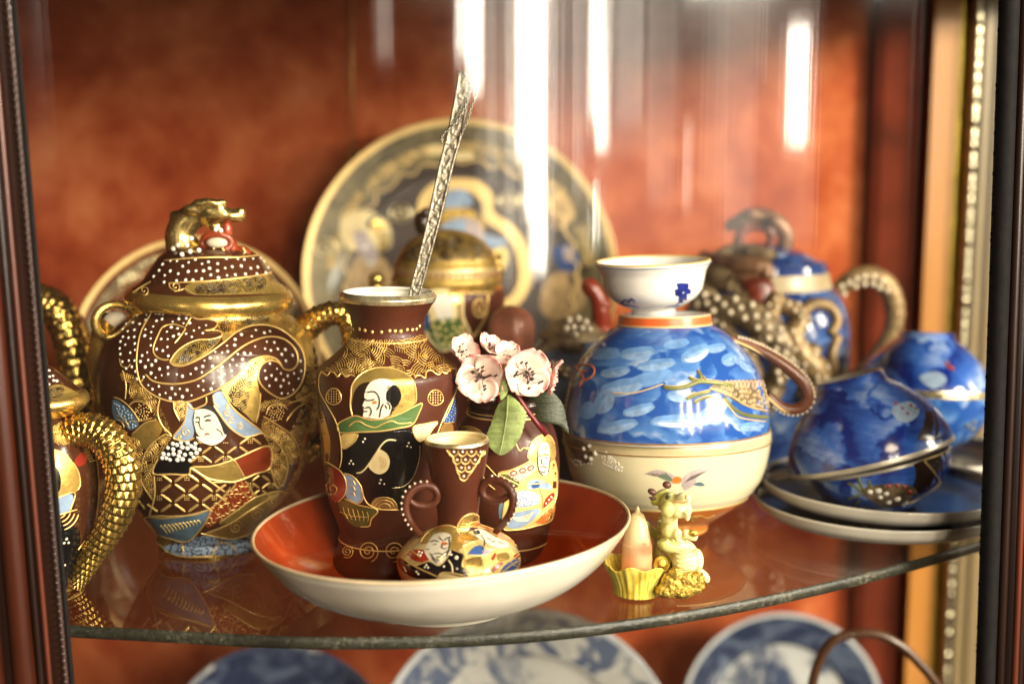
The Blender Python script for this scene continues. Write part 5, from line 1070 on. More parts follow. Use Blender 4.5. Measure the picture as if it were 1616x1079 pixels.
D.dots("enamel_dots", YELLOW_E, scatter(Q((680, 380), (800, 350), (850, 410), (840, 460), (740, 490)), 9, 2), 3); D.fill("painted_halo", GILT, Q((765, 200), (825, 190), (825, 260), (790, 270)), 4); D.line("gilt_line", GILT_LINE, Q((840, 190), (835, 330), (880, 450), (960, 340), (980, 210)), 3); D.line("gilt_line", GILT_LINE, Q(*[(930 + 32 * math.cos(a), 290 + 45 * math.sin(a)) for a in np.linspace(0, 6.28, 13)[:-1]]), 3, closed=True); D.dots("gilt_dots", GILT_LINE, Q((920, 280), (940, 280), (930, 300), (920, 305), (942, 308)), 2)
D.line("gilt_line", GILT_LINE, Q(*[(600 + 15 * k, 205 + (8 if k % 2 else 0)) for k in range(28)]), 3); D.flush(gt)
SLd = Surf(705, YG, [(362, 12), (368, 36), (380, 58), (398, 74), (412, 80, 1), (418, 83), (424, 84), (431, 84), (440, 88), (448, 86)], at(705, 447, YG)[2])
mb = MB(); mb.lathe([(SLd.zr[0][0], 0)] + SLd.zr + [(SLd.zr[-1][0] + .0004, 0)], SLd.M, 72, mif=lambda i, a, b: 1 if at(705, 433, YG)[2] < a[0] < at(705, 419, YG)[2] else 0); lid = mb.build("lid", [pbr("brushed_gilt", (.44, .29, .075), .42, .6, var=.4, vs_=120, bmp=.3), pbr("highlight_band", (.46, .34, .15), .35, .35, var=.2)], gt)  # band round the lid is a highlight put into the colour
D = Decor(SLd)
D.fans("gilt_fine_line", DARKB, [(632, 412), (650, 390), (680, 374), (705, 370), (735, 374), (765, 392), (780, 412)], 20, 4.5, 2.0, 5, .6)
D.dots("enamel_dots", REDB, [(705 + 84 * math.sin(a), 431 + 5 * math.cos(a)) for a in np.linspace(-1.3, 1.3, 22)], 2.4); D.flush(lid)
mb = MB(); ball_px(mb, 668, 352, 16, 20, YG); ball_px(mb, 672, 336, 9, 9, YG, -.002); mb.build("knob", DARKB, lid)
mb = MB(); tube_px(mb, [(770, 470, 6), (782, 448, 7), (786, 428, 8), (783, 412, 6), (790, 402, 5)], YG, 10); tube_px(mb, [(782, 445, 6), (790, 480, 5), (780, 520, 5), (760, 550, 5)], YG, 10); ball_px(mb, 777, 463, 8, 8, YG, -.004); ball_px(mb, 780, 446, 8, 9, YG, -.004); ball_px(mb, 786, 424, 7, 8, YG, -.002); mb.build("handle", GILT, gt)
mb = MB(); tube_px(mb, [(640, 520, 18), (612, 490, 14), (598, 460, 11), (590, 440, 10)], YG, 12); ball_px(mb, 594, 440, 13, 11, YG, -.004); mb.build("spout", GILT, gt)
# orange fruit-like lump beside it
orn = thing("round_ornament", "small round dull red ornament behind the pink blossoms", "ornament", (*at(806, 520, .75)[:2], 0))
S = Surf(806, .75, [(482, 6), (486, 18), (496, 30), (512, 36), (532, 35), (550, 28), (562, 22, 1), (570, 28), (640, 34), (700, 40), (752, 44)], 0)
mb = MB(); zc = at(806, 566, .75)[2]
mb.lathe([(0, 0)] + S.zr + [(S.zr[-1][0], 0)], S.M, 40, ruffle=lambda a, r, z, i: (r * (1 + (.06 * math.cos(5 * a) if z > zc else 0)), z), mif=lambda i, a, b: 0 if b[0] > zc else 1); mb.build("ornament_body", [pbr("coral_glaze", (.24, .080, .045), .45, coat=.3, var=.35, vs_=80), OCHRE_E], orn)

# ---------------------------------------------------------------- dragon ware: blue ground with pearls and relief
def dragon_blue(name, lo, mid, hi, sc=16., seed=0., add=0.):
    """Brushed blue ground: overlapping strokes, each pale along its lower edge."""
    m, nt, b = nt_new(name); tc = N(nt, "ShaderNodeTexCoord"); mp = N(nt, "ShaderNodeMapping"); mp.inputs["Location"].default_value = (seed, seed * .7, seed * .3); mp.inputs["Scale"].default_value = (1, 1, 1)
    L(nt, tc.outputs["Object"], mp.inputs[0]); v = mp.outputs[0]
    ns = N(nt, "ShaderNodeTexNoise"); ns.inputs["Scale"].default_value = 30; ns.inputs["Detail"].default_value = 4; L(nt, v, ns.inputs["Vector"])
    sub = N(nt, "ShaderNodeVectorMath", operation='SUBTRACT'); sub.inputs[1].default_value = (.5, .5, .5); L(nt, ns.outputs["Color"], sub.inputs[0])
    scl = N(nt, "ShaderNodeVectorMath", operation='SCALE'); scl.inputs["Scale"].default_value = .050; L(nt, sub.outputs[0], scl.inputs[0])
    ad = N(nt, "ShaderNodeVectorMath", operation='ADD'); L(nt, v, ad.inputs[0]); L(nt, scl.outputs[0], ad.inputs[1])
    st = N(nt, "ShaderNodeVectorMath", operation='MULTIPLY'); st.inputs[1].default_value = (sc * 2.3, sc * 2.3, sc * 3.6); L(nt, ad.outputs[0], st.inputs[0])
    vo = N(nt, "ShaderNodeTexVoronoi"); vo.feature = 'SMOOTH_F1'; vo.inputs['Smoothness'].default_value = .28; vo.inputs["Scale"].default_value = 1; vo.inputs["Randomness"].default_value = .9; L(nt, st.outputs[0], vo.inputs["Vector"])
    df = N(nt, "ShaderNodeVectorMath", operation='SUBTRACT'); L(nt, st.outputs[0], df.inputs[0]); L(nt, vo.outputs["Position"], df.inputs[1])
    sp = N(nt, "ShaderNodeSeparateXYZ"); L(nt, df.outputs[0], sp.inputs[0])
    sc2 = N(nt, "ShaderNodeSeparateColor"); L(nt, vo.outputs["Color"], sc2.inputs[0])
    bris = noise_tex(nt, coords(nt, (50, 50, 420)), 1, 4, .7)
    # stroke value: grows towards one edge of each dab, the edge's direction and the strength differ from dab to dab
    an = N(nt, "ShaderNodeMath", operation='MULTIPLY_ADD'); an.inputs[1].default_value = 2.6; an.inputs[2].default_value = -2.6; L(nt, sc2.outputs[1], an.inputs[0])
    cs = N(nt, "ShaderNodeMath", operation='COSINE'); L(nt, an.outputs[0], cs.inputs[0]); sn = N(nt, "ShaderNodeMath", operation='SINE'); L(nt, an.outputs[0], sn.inputs[0])
    p1 = N(nt, "ShaderNodeMath", operation='MULTIPLY'); L(nt, cs.outputs[0], p1.inputs[0]); L(nt, sp.outputs[0], p1.inputs[1])
    p2 = N(nt, "ShaderNodeMath", operation='MULTIPLY_ADD'); L(nt, sn.outputs[0], p2.inputs[0]); L(nt, sp.outputs[2], p2.inputs[1]); L(nt, p1.outputs[0], p2.inputs[2])
    k1 = N(nt, "ShaderNodeMath", operation='MULTIPLY_ADD'); k1.inputs[1].default_value = .80; k1.inputs[2].default_value = .30; L(nt, p2.outputs[0], k1.inputs[0])
    k2 = N(nt, "ShaderNodeMath", operation='MULTIPLY_ADD'); k2.inputs[1].default_value = .55; L(nt, sc2.outputs[0], k2.inputs[0]); L(nt, k1.outputs[0], k2.inputs[2])
    k3a = N(nt, "ShaderNodeMath", operation='MULTIPLY_ADD'); k3a.inputs[1].default_value = .6; L(nt, bris, k3a.inputs[0]); L(nt, k2.outputs[0], k3a.inputs[2])
    k3 = N(nt, "ShaderNodeMath", operation='MULTIPLY_ADD'); k3.inputs[1].default_value = .62; k3.inputs[2].default_value = -.18 - add; L(nt, k3a.outputs[0], k3.inputs[0])
    L(nt, ramp(nt, k3.outputs[0], [(.22, lo), (.50, mid), (.66, tuple(a * .6 + c * .4 for a, c in zip(mid, hi))), (.82, hi)]), b.inputs["Base Color"])
    b.inputs["Roughness"].default_value = .13; b.inputs["Coat Weight"].default_value = .5; b.inputs["Coat Roughness"].default_value = .05
    return m
SKYB = dragon_blue("sky_blue_brushwork", (.018, .080, .34), (.075, .20, .50), (.62, .68, .74), 22, seed=.3); DEEPB = dragon_blue("cobalt_brushwork", (.006, .020, .18), (.034, .115, .46), (.38, .50, .72), 20, seed=1.7, add=-.03)
RELIEF = pbr("dragon_relief", (.11, .065, .035), .45, .2, var=.6, vs_=120, bmp=.5, bs_=400, c2=(.22, .16, .09)); RELIEF_G = pbr("gilt_relief", (.24, .155, .07), .45, .3, var=.4, vs_=120); OXRED = pbr("oxblood_enamel", (.13, .018, .009), .4, coat=.1, var=.5, vs_=90); GREYG = pbr("grey_gold_relief", (.17, .085, .045), .45, .3, var=.6, vs_=110)
YD = .862
S = Surf(1200, YD, [(412, 92, 1), (430, 98), (452, 104), (470, 118), (500, 130), (550, 134), (600, 130), (640, 120), (680, 104), (705, 92, 1), (716, 94)], 0)
bt = thing("blue_dragon_teapot", "blue teapot with brown relief dragon and arched dragon knob against the back", "teapot", S.base)
TPB = dragon_blue("dusky_blue_brushwork", (.012, .035, .15), (.045, .11, .32), (.34, .42, .52), 18, seed=4.4, add=.02)
vessel("pot_body", [TPB, pbr("cream_band", (.38, .30, .18), .35, var=.2)], S, bt, .002, closed=True, mif=lambda i, a, b: 1 if at(0, 452, YD)[2] < a[0] < at(0, 428, YD)[2] else 0)
def on(S, pts): p, n = S.hit([q[:2] for q in pts]); return p, n
def relief(S, pts, mat, name, parent, pearls=0, lift=.3, flat=1.):
    q = crom(pts, 6); p, n = S.hit(q[:, :2]); r = q[:, 2] * pxm(q[:, 1].mean(), S.Y); mb = MB(); mb.tube(p + n * (r * lift)[:, None], r, 12); o = mb.build(name, mat, parent)
    if pearls:
        mp_ = MB(); k = 0
        for i in range(2, len(p) - 1, 2):
            for s in ((-.35, .35) if k % 2 else (0,)): 
                t = Vector(p[i + 1 if i + 1 < len(p) else i] - p[i - 1]).normalized(); sd = t.cross(Vector(n[i])); mp_.ball(Vector(p[i]) + Vector(n[i]) * r[i] * (1.25) + sd * r[i] * s * 1.4, pearls * pxm(q[i, 1], S.Y), 8, 6)
            k += 1
        mp_.build("enamel_dots", PEARL, o, kind='stuff')
    return o
SLb_ = Surf(1200, YD, [(386, 18), (388, 36), (396, 62), (406, 80), (413, 92)], at(1200, 412, YD)[2])
relief(S, [(1105, 470, 16), (1130, 488, 20), (1165, 492, 22), (1195, 505, 23), (1222, 530, 22), (1235, 565, 18), (1225, 600, 14)], RELIEF, "dragon_coil", bt, 4.5)
relief(S, [(1230, 480, 12), (1262, 500, 14), (1250, 530, 16), (1262, 560, 20), (1285, 590, 22), (1270, 625, 16)], RELIEF_G, "dragon_coil", bt, 3.5)
relief(S, [(1262, 498, 9), (1280, 482, 9), (1305, 484, 9), (1318, 505, 9), (1308, 528, 8)], RELIEF_G, "dragon_claw", bt); relief(S, [(1320, 530, 8), (1310, 560, 9), (1312, 600, 9), (1290, 640, 8)], RELIEF_G, "dragon_claw", bt)
relief(S, [(1225, 600, 18), (1200, 640, 20), (1170, 670, 18)], RELIEF, "dragon_coil", bt, 3.); relief(S, [(1285, 545, 12), (1265, 575, 16), (1235, 560, 14)], RELIEF, "dragon_coil", bt, 3.); relief(SLb_, [(1130, 408, 9), (1160, 398, 11), (1195, 402, 11), (1225, 408, 9)], RELIEF, "dragon_coil", bt)
relief(S, [(1082, 520, 20), (1100, 560, 24), (1130, 600, 24), (1160, 640, 20)], RELIEF, "dragon_coil", bt, 3.); relief(S, [(1100, 446, 14), (1130, 436, 18), (1160, 446, 16)], RELIEF, "dragon_coil", bt); relief(S, [(1225, 470, 12), (1215, 500, 14), (1205, 540, 16), (1170, 550, 16)], RELIEF_G, "dragon_coil", bt, 3.)
relief(S, [(1110, 440, 14), (1118, 470, 18), (1135, 505, 14), (1170, 560, 20), (1190, 600, 20)], RELIEF, "dragon_coil", bt, 3.5)
relief(S, [(1172, 432, 14), (1186, 446, 26), (1196, 462, 28), (1190, 482, 18)], OXRED, "dragon_chest", bt, lift=-.45); relief(S, [(1160, 436, 7), (1180, 440, 8), (1210, 432, 7)], GREYG, "dragon_jaw", bt); relief(S, [(1166, 462, 6), (1192, 470, 7), (1216, 460, 6)], RELIEF, "dragon_jaw", bt)
SLb = Surf(1200, YD, [(386, 18), (388, 36), (396, 62), (406, 80), (413, 92)], at(1200, 412, YD)[2]); mb = MB(); mb.lathe([(SLb.zr[0][0], 0)] + SLb.zr + [(SLb.zr[-1][0] + .0004, 0)], SLb.M, 64); lid = mb.build("lid", TPB, bt)
mb = MB(); V_ = lambda x, y, r: (*ZO((x, y))[0], r / 3.479)
tube_px(mb, [V_(470, 300, 46), V_(490, 230, 44), V_(450, 155, 50), V_(370, 115, 52), V_(290, 115, 50), V_(220, 145, 42), V_(165, 162, 28)], YD, 12); ball_px(mb, *ZO((300, 95))[0], 11, 9, YD, -.005); ball_px(mb, *ZO((420, 135))[0], 10, 9, YD, -.01); ball_px(mb, *ZO((180, 165))[0], 10, 8, YD)
tube_px(mb, [V_(130, 390, 30), V_(180, 330, 38), V_(260, 300, 40), V_(400, 300, 46), V_(500, 330, 40)], YD, 12)
k_ = mb.build("dragon_knob", GREYG, lid); remesh(k_, .0014, 3)
mb = MB(); tube_px(mb, [V_(240, 310, 26), V_(232, 230, 30), V_(270, 175, 28), V_(350, 165, 26), V_(405, 200, 28), V_(400, 270, 24)], YD, 12, dY=-.004); mb.build("mouth_ring", OXRED, lid)
relief(S, [(1165, 418, 12), (1185, 412, 16), (1205, 420, 14), (1210, 440, 10)], GREYG, "dragon_jaw", bt)
h = scaled_tube([(1322, 458, 13), (1345, 440, 15), (1375, 436, 16), (1400, 452, 16), (1412, 485, 15), (1408, 522, 14), (1388, 556, 13), (1362, 585, 12), (1330, 612, 11)], YD, RELIEF_G, bt, nu=18, nv=6, amp=.0006, sub=4, seg=30)
mb = MB()
for i, (x, y) in enumerate(((1328, 452), (1340, 446), (1352, 440), (1350, 452), (1364, 436), (1364, 448), (1378, 436), (1378, 448), (1392, 444), (1388, 454), (1400, 458), (1332, 464))): ball_px(mb, x, y, 4.6, 4.6, YD, -.014, nu=8, nv=6)
mb.build("enamel_dots", PEARL, h, kind='stuff')
# small creamer with a red dragon knob, behind the white cup
YC = .765
S = Surf(905, YC, [(534, 50, 1), (540, 58), (560, 80), (600, 88), (650, 82), (700, 62), (728, 50, 1), (742, 52)], 0)
cr = thing("red_knob_creamer", "small brown and blue dragon ware pot with a red knob, behind the stacked blue bowl", "pot", S.base)
vessel("pot_body", [pbr("umber_blue_glaze", (.10, .075, .06), .25, coat=.3, var=.6, vs_=30, c2=(.10, .15, .28))], S, cr, .002, closed=True)
mb = MB(); SLc = Surf(905, YC, [(502, 18), (508, 34), (520, 46), (532, 54), (536, 50)], at(905, 535, YC)[2]); mb.lathe([(SLc.zr[0][0], 0)] + SLc.zr + [(SLc.zr[-1][0] + .0003, 0)], SLc.M, 48); lid = mb.build("lid", RELIEF, cr)
mb = MB(); tube_px(mb, [(948, 520, 16), (948, 490, 15), (942, 468, 13), (930, 452, 14), (922, 446, 10)], YC, 12); ball_px(mb, 930, 450, 14, 12, YC); ball_px(mb, 950, 480, 15, 14, YC); mb.build("dragon_knob", pbr("coral_enamel", (.36, .04, .014), .22, coat=.4, var=.3), lid)
mb = MB()
for x, y in ((898, 505), (912, 502), (924, 508), (905, 516), (918, 518), (894, 518), (930, 520), (908, 528)): ball_px(mb, x, y, 5.5, 5.5, YC, -.030, nu=8, nv=6)
mb.build("enamel_dots", PEARL, lid, kind='stuff'); relief(S, [(850, 560, 8), (880, 545, 10), (920, 552, 9)], RELIEF, "dragon_coil", cr); relief(S, [(835, 600, 8), (870, 580, 10), (900, 590, 9)], RELIEF_G, "dragon_coil", cr, 3.)

# ================================================================ stacked bowls
YW = .672
CREAMB = pbr("cream_bowl_glaze", (.66, .60, .40), .18, coat=.4, var=.08, vs_=30); ORB = pbr("orange_band_glaze", (.56, .16, .030), .2, coat=.3, var=.2, vs_=60); BEIGE = pbr("beige_rim_glaze", (.50, .42, .24), .25, var=.15)
S1 = Surf(1052, YW, [(679, 163), (690, 164), (712, 161), (737, 156), (760, 148), (780, 136, 1), (797, 120), (815, 98), (830, 76, 1), (836, 68), (844, 64), (852, 62)], .0028, roll=R(-.9), lean=R(-3.5))
b1 = thing("cream_bowl", "cream bowl with orange foot and flying bird, carrying the upturned blue bowl", "bowl", S1.base)
zo = S1.zpx(781); zr_ = S1.zpx(692)
vessel("bowl_wall", [CREAMB, ORB, BEIGE], S1, b1, .0022, mif=lambda i, a, b: 1 if b[0] < zo else (2 if a[0] > zr_ else 0), seg=112)
D = Decor(S1); M_ = ZM
D.ring("gilt_line", GILT_LINE, 780, 2.6); D.ring("gilt_line", OCHRE_E, 694, 2.6)
D.ring("gilt_line", GILT_LINE, 831, 1.6); D.line("gilt_line", GILT_FINE, M_((700, 560), (740, 555), (780, 550), (810, 560), (850, 545)), 1.8); D.spiral("gilt_line", GILT_FINE, *M_((745, 560))[0], 5, 1.5, 0, 1.4)
def fm(k, m_, *p, layer=2): D.fill(k, m_, M_(*p), layer, cell=14)
fm("painted_wing", LILAC_E, (500, 342), (560, 320), (620, 334), (655, 356), (642, 382), (590, 366), (548, 346)); fm("painted_feathers", pbr("soft_green", (.13, .20, .13), .35, var=.2), (568, 352), (605, 340), (640, 366), (636, 380), (600, 370), layer=3); fm("painted_breast", ORANGE_E, (636, 366), (660, 352), (684, 362), (676, 386), (640, 386), layer=3); fm("painted_wing", LILAC_E, (684, 392), (690, 362), (722, 332), (780, 312), (850, 307), (815, 328), (770, 350), (750, 392), (706, 425), (690, 410)); fm("painted_tail", SLATE, (742, 394), (775, 380), (802, 398), (770, 402))
for k in range(6): D.line("ink_stroke", pbr("soft_ink", (.10, .08, .08), .4) if k == 0 else MATS["soft_ink"], M_((700 + k * 12, 385 - k * 6), (740 + k * 14, 345 - k * 4)), 1.1, layer=4)
for k in range(5): D.line("ink_stroke", MATS["soft_ink"], M_((515 + k * 22, 340 - k * 2), (560 + k * 18, 350 + k * 4)), 1.0, layer=4)
fm("painted_branch", pbr("umber_wash", (.16, .10, .06), .35, var=.4, vs_=120), (100, 200), (140, 170), (195, 185), (240, 250), (200, 290), (130, 260)); D.dots("enamel_dots", WHITE_E, M_((195, 215, 3.6), (222, 200, 3.4), (253, 238, 4.2), (230, 265, 3.8), (205, 255, 3.4)), 3.4); D.dots("enamel_dots", WHITE_E, scatter(M_((280, 260), (310, 220), (350, 270), (395, 310), (380, 330), (300, 300)), 3.2, 4) + scatter(M_((130, 265), (200, 285), (240, 290), (150, 300)), 4.2, 5), 1.5); D.dots("enamel_dots", OLIVE_E, M_((235, 232, 3.2)), 3)
D.flush(b1, stuff=("painted_wing",))
zt = S1.zr[-1][0]
S2 = Surf(1050, YW, [(497, 71), (500, 73), (511, 74, 1), (514, 76), (524, 92), (544, 115), (570, 137), (600, 151), (628, 158), (652, 162), (670, 162.5), (680, 162)], zt + .0001, roll=R(-1.0), lean=R(-3.5))
b2 = thing("blue_bowl", "upturned sky blue bowl with orange foot ring and a clawed dragon, atop the cream bowl", "bowl", S2.base)
zring = S2.zr[-1][0]; zA = S2.zpx(512)
o = MB(); pr = [(S2.zr[0][0] + .0006, S2.zr[0][1] - .002)] + S2.zr + [(zring + .0003, S2.zr[-1][1] - .0012), (zring - .0004, S2.zr[-1][1] - .0024), (zring - .0045, S2.zr[-1][1] - .003), (zring - .0045, 0)]
o.lathe(pr, S2.M, 112, mif=lambda i, a, b: 1 if (a[0] > zA - .0002 and b[0] < zring - .0004 and i < len(S2.zr)) else (2 if a[0] > zring - .0045 and i >= len(S2.zr) - 3 or b[0] < S2.zr[0][0] + .0016 else 0)); o.build("bowl_wall", [SKYB, pbr("orange_ring", (.66, .12, .03), .3, var=.15), PORC_W], b2)
D = Decor(S2); l_ = ZL
D.ring("gilt_line", RIMG, 511.5, 3.0, z=zA); D.ring("gilt_line", RIMG, 498, 2.2, z=zring - .0004)
D.ring("gilt_line", OCHRE_E, 684, 3, z=S2.zr[0][0] + .0012)
GRN = pbr("moss_enamel", (.16, .17, .05), .3, .2, var=.3)
for q, w in ((((505, 838), (560, 842), (610, 832), (655, 815), (720, 818), (800, 832)), 7), (((655, 815), (612, 798)), 6), (((665, 812), (662, 785), (648, 768)), 6), (((690, 815), (672, 795)), 5), (((600, 890), (640, 872), (705, 855)), 6), (((632, 906), (670, 886), (712, 878)), 5), (((610, 880), (640, 862)), 4)): D.line("enamel_line", GRN, l_(*q), w, layer=3); D.line("gilt_line", RIMG, [(x, y - w * .42) for x, y in l_(*q)], 1.3, layer=6)
D.fill("painted_dragon", RELIEF, l_((700, 842), (760, 815), (850, 808), (950, 815), (955, 945), (900, 935), (820, 905), (760, 870)), 2, cell=14)
for p in scatter(l_((720, 845), (770, 830), (950, 845), (950, 930), (860, 915), (780, 870)), 6.2, 6): D.line("gilt_line", RIMG, [(p[0] + 3 * math.cos(a), p[1] + 3 * math.sin(a)) for a in np.linspace(-1.4, 1.6, 5)], 1.5, layer=4); D.dots("enamel_dots", PEARL, [(p[0] - .6, p[1])], 1.6)
for k in range(11): x = 765 + k * 17; D.line("enamel_line", PINK_E, l_((x, 838), (x + 4, 815), (x + 12, 812), (x + 14, 836)), 1.6, layer=4)
D.line("enamel_line", GRN, l_((760, 880), (800, 925), (850, 955), (950, 968)), 6, layer=3); D.line("gilt_line", RIMG, l_((755, 885), (790, 930), (830, 968), (940, 985)), 2, layer=5); D.line("gilt_line", RIMG, l_((700, 842), (780, 868), (860, 918), (950, 940)), 2, layer=5)
D.line("gilt_line", RIMG, l_((285, 862), (360, 866), (430, 850), (505, 824)), 2, layer=4)
for q in (((128, 752), (160, 742), (200, 748), (212, 775), (190, 802), (155, 812)), ((150, 772), (165, 800), (150, 835)), ((130, 745), (150, 768), (185, 770))): D.line("gilt_line", ORANGE_E, l_(*q), 2.6, layer=4)
# loose white strokes over the ground
PALEB = pbr("pale_blue_wash", (.21, .34, .57), .2, var=.35, vs_=200); WWASH = pbr("white_wash", (.50, .57, .64), .2, var=.2, vs_=200)
MIDB = pbr("mid_blue_wash", (.13, .27, .55), .15, coat=.4, var=.2, vs_=200)
DABS = ((245, 690, 85, 26, 0, 1), (395, 688, 80, 28, -8, 2), (475, 738, 90, 24, -8, 2), (640, 690, 72, 32, -25, 3), (725, 668, 50, 20, -8, 2), (782, 715, 36, 28, -30, 2), (330, 832, 100, 36, -12, 2), (245, 895, 60, 40, -60, 2), (310, 1000, 95, 26, -12, 2), (600, 972, 160, 30, -4, 3), (715, 930, 95, 26, -32, 2), (450, 795, 105, 30, -15, 1), (575, 870, 60, 26, 0, 2), (180, 930, 42, 36, -40, 1), (865, 745, 48, 22, 30, 2), (400, 930, 75, 24, -15, 2), (560, 650, 60, 20, -10, 1), (300, 770, 70, 22, -10, 2), (880, 1000, 60, 20, -8, 2))
rn = random.Random(3)
for cx, cy, rx, ry, rot, k in DABS:
    c_, s_ = math.cos(R(rot)), math.sin(R(rot)); aa = np.linspace(.12 * math.pi, .92 * math.pi, 9)
    for lv, f in enumerate((-.75, .05, .55)[:k]):
        q = [(rx * math.cos(a) * (1 - .10 * lv), ry * 1.25 * math.sin(a)) for a in aa] + [(rx * math.cos(a) * (1 - .10 * lv), ry * math.sin(a) * f + rn.uniform(-1.5, 1.5)) for a in aa[::-1][1:-1]]
        D.fill("brush_stroke", (MIDB, PALEB, WWASH)[lv], l_(*[(cx + x * c_ - y * s_, cy + x * s_ + y * c_) for x, y in q]), 1 + lv * .5, cell=12, merge=True)
D.flush(b2)
# handle of the blue bowl, a curling dragon tail
q = crom([(1154, 533, 4), (1183, 544, 7), (1213, 560, 9), (1243, 580, 10), (1266, 602, 10), (1275, 625, 10), (1267, 641, 9.5), (1248, 646, 8.5), (1230, 639, 7.5), (1210, 622, 7)], 3)
mb = MB(); mb.tube([at(x, y, YW) for x, y, r in q], [r * pxm(y, YW) for x, y, r in q], 14, upref=(0, 1, 0), flat=1.25); h = mb.build("handle", pbr("russet_enamel", (.12, .036, .014), .3, 0, coat=.15, var=.4, vs_=60), b2)
mb = MB(); mg = MB()
for i in range(4, len(q) - 6, 2):
    x, y, r = q[i]; t = q[i + 1] - q[i - 1]; nx, ny = t[1], -t[0]; l = math.hypot(nx, ny); mb.ball(at(x + nx / l * r, y + ny / l * r, YW - .001), .0009, 7, 5)
mg.tube([at(x - (q[min(i + 1, len(q) - 1)][1] - q[max(i - 1, 0)][1]) * 0 , y + r * .55, YW - .0026) for i, (x, y, r) in enumerate(q)], .0005, 6)
mb.build("enamel_dots", PEARL, h, kind='stuff'); mg.build("gilt_line", RIMG, h, kind='stuff')
# white sake cup
top2 = S2.M @ Vector((0, 0, zring))
S3 = Surf(1032, YW, [(412, 91), (415, 91), (420, 88), (430, 83), (444, 80), (458, 76), (470, 67), (480, 52), (486, 38), (488, 34, 1), (497, 36)], zring + .0002, roll=R(-2.2))
c3 = thing("white_cup", "tiny white cup with small cobalt flowers, standing on top of the blue bowl", "cup", S3.base)
vessel("cup_wall", [PORC_W, RIMG], S3, c3, .0014, mif=lambda i, a, b: 1 if a[0] > S3.zr[-1][0] - .0003 else 0)
D = Decor(S3); COB = pbr("cobalt_ink", (.012, .022, .17), .2, coat=.3, var=.4, vs_=200)
for x, y, r in ((585, 415, 26), (568, 435, 18), (605, 432, 16), (585, 455, 20), (578, 472, 10)): D.fill("painted_flower", COB, l_(*[(x + r * (1 + .25 * math.sin(k * 2.3)) * math.cos(a), y + r * (1 + .25 * math.sin(k * 2.3)) * .9 * math.sin(a)) for k, a in enumerate(np.linspace(0, 6.28, 11)[:-1])]), 2)
for q_, w in ((((318, 478), (345, 488), (375, 492), (400, 500)), 2.2), (((325, 485), (340, 468), (360, 472)), 3), (((355, 480), (370, 462), (385, 475)), 3), (((510, 500), (540, 492), (575, 490)), 1.6), (((575, 470), (560, 488)), 1.4)): D.line("cobalt_stroke", COB, l_(*q_), w)
D.ring("cobalt_stroke", pbr("blue_line", (.10, .14, .30), .2), 416, 1.4, z=S3.zr[-1][0] - .0010); D.flush(c3, stuff=("painted_flower",))

# ================================================================ blue cups on saucers at the right
SAUC = pbr("grey_saucer_glaze", (.66, .62, .54), .2, coat=.4, var=.1, vs_=30); SAUB = pbr("blue_saucer_glaze", (.014, .020, .050), .2, coat=.25, var=.7, vs_=18)
def saucer(cx, Y, rpx, z0, label, roll=0., lean=0.):
    r = rpx * pxm(810, Y); X = at(cx, 810, Y)[0]
    o = thing("saucer", label, "saucer", (X, Y, z0), "saucers under the blue cups")
    M = Matrix.Translation((X, Y, z0)) @ Matrix.Rotation(roll, 4, 'Y') @ Matrix.Rotation(lean, 4, 'X')
    out = [tuple(q) for q in crom([(0, .42 * r), (.0010, .58 * r), (.0030, .82 * r), (.0072, .955 * r), (.0130, 1.0 * r)], n=6)]; inn = [tuple(q) for q in crom([(.0136, .993 * r), (.0082, .945 * r), (.0048, .80 * r), (.0036, .50 * r), (.0034, .30 * r)], n=6)]
    m = MB(); m.lathe([(.001, 0), (.001, .39 * r), (0, .40 * r)] + out + inn + [(.0034, 0)], M, 96, mif=lambda i, a, b: 1 if i > len(out) + 4 else 0); m.build("saucer_dish", [SAUC, SAUB], o); return o
saucer(1385, .700, 196, 0., "lower grey rimmed saucer of the pair under the tilted blue cups"); saucer(1390, .703, 190, .0078, "upper blue saucer of the pair, holding the tilted blue cups", R(1))
RIMS = pbr("grey_gilt_rim", (.50, .46, .37), .32, .3, var=.2)
def cup(cx, cyb, Y, hw, up, roll, name, label, lean=0., paint=None, h=82, mats=None, group="blue dragon cups in stacked pairs"):
    """A tea cup: rim radius hw px; up=False turns it over. cx, cyb: px of its rim centre."""
    k = pxm(cyb, Y); c = at(cx, cyb, Y); r = hw * k; hh = h * k
    o = thing(name, label, "cup", c, group)
    M = Matrix.Translation(c) @ Matrix.Rotation(roll, 4, 'Y') @ Matrix.Rotation(lean, 4, 'X')
    if up: M = M @ Matrix.Rotation(math.pi, 4, 'X')
    # local: rim at 0, foot at +hh
    pr = [tuple(q) for q in crom([(0, r), (hh * .2, r * (.955 if not up else .975)), (hh * .48, r * (.82 if not up else .88)), (hh * .73, r * (.61 if not up else .68)), (hh * .88, r * .44)], n=7)] + [(hh * .90, r * .42), (hh, r * .40), (hh, r * .36), (hh * .93, r * .35), (hh * .93, 0)]
    inn = [(hh * .84, 0), (hh * .80, r * .36), (hh * .66, r * .56), (hh * .44, r * .76), (hh * .18, r * .91), (0, r * .96), (-.0004, r * .98)]
    m = MB(); n = len(inn)
    m.lathe(inn + pr, M, 88, mif=lambda i, a, b: 1 if i < n - 3 else (2 if b[0] < hh * .06 or a[0] > hh * .985 else 0)); m.build("cup_wall", mats or [DEEPB, PORC_W, RIMS], o)
    s = Surf.__new__(Surf); s.Y = Y; s.X = c[0]; s.M = M; zz = pr[:-4]; s.z = np.array([a for a, _ in zz]); s.r = np.array([b for _, b in zz]); s.zr = zz; s.base = tuple(c)
    return o, s
n_ = ZN
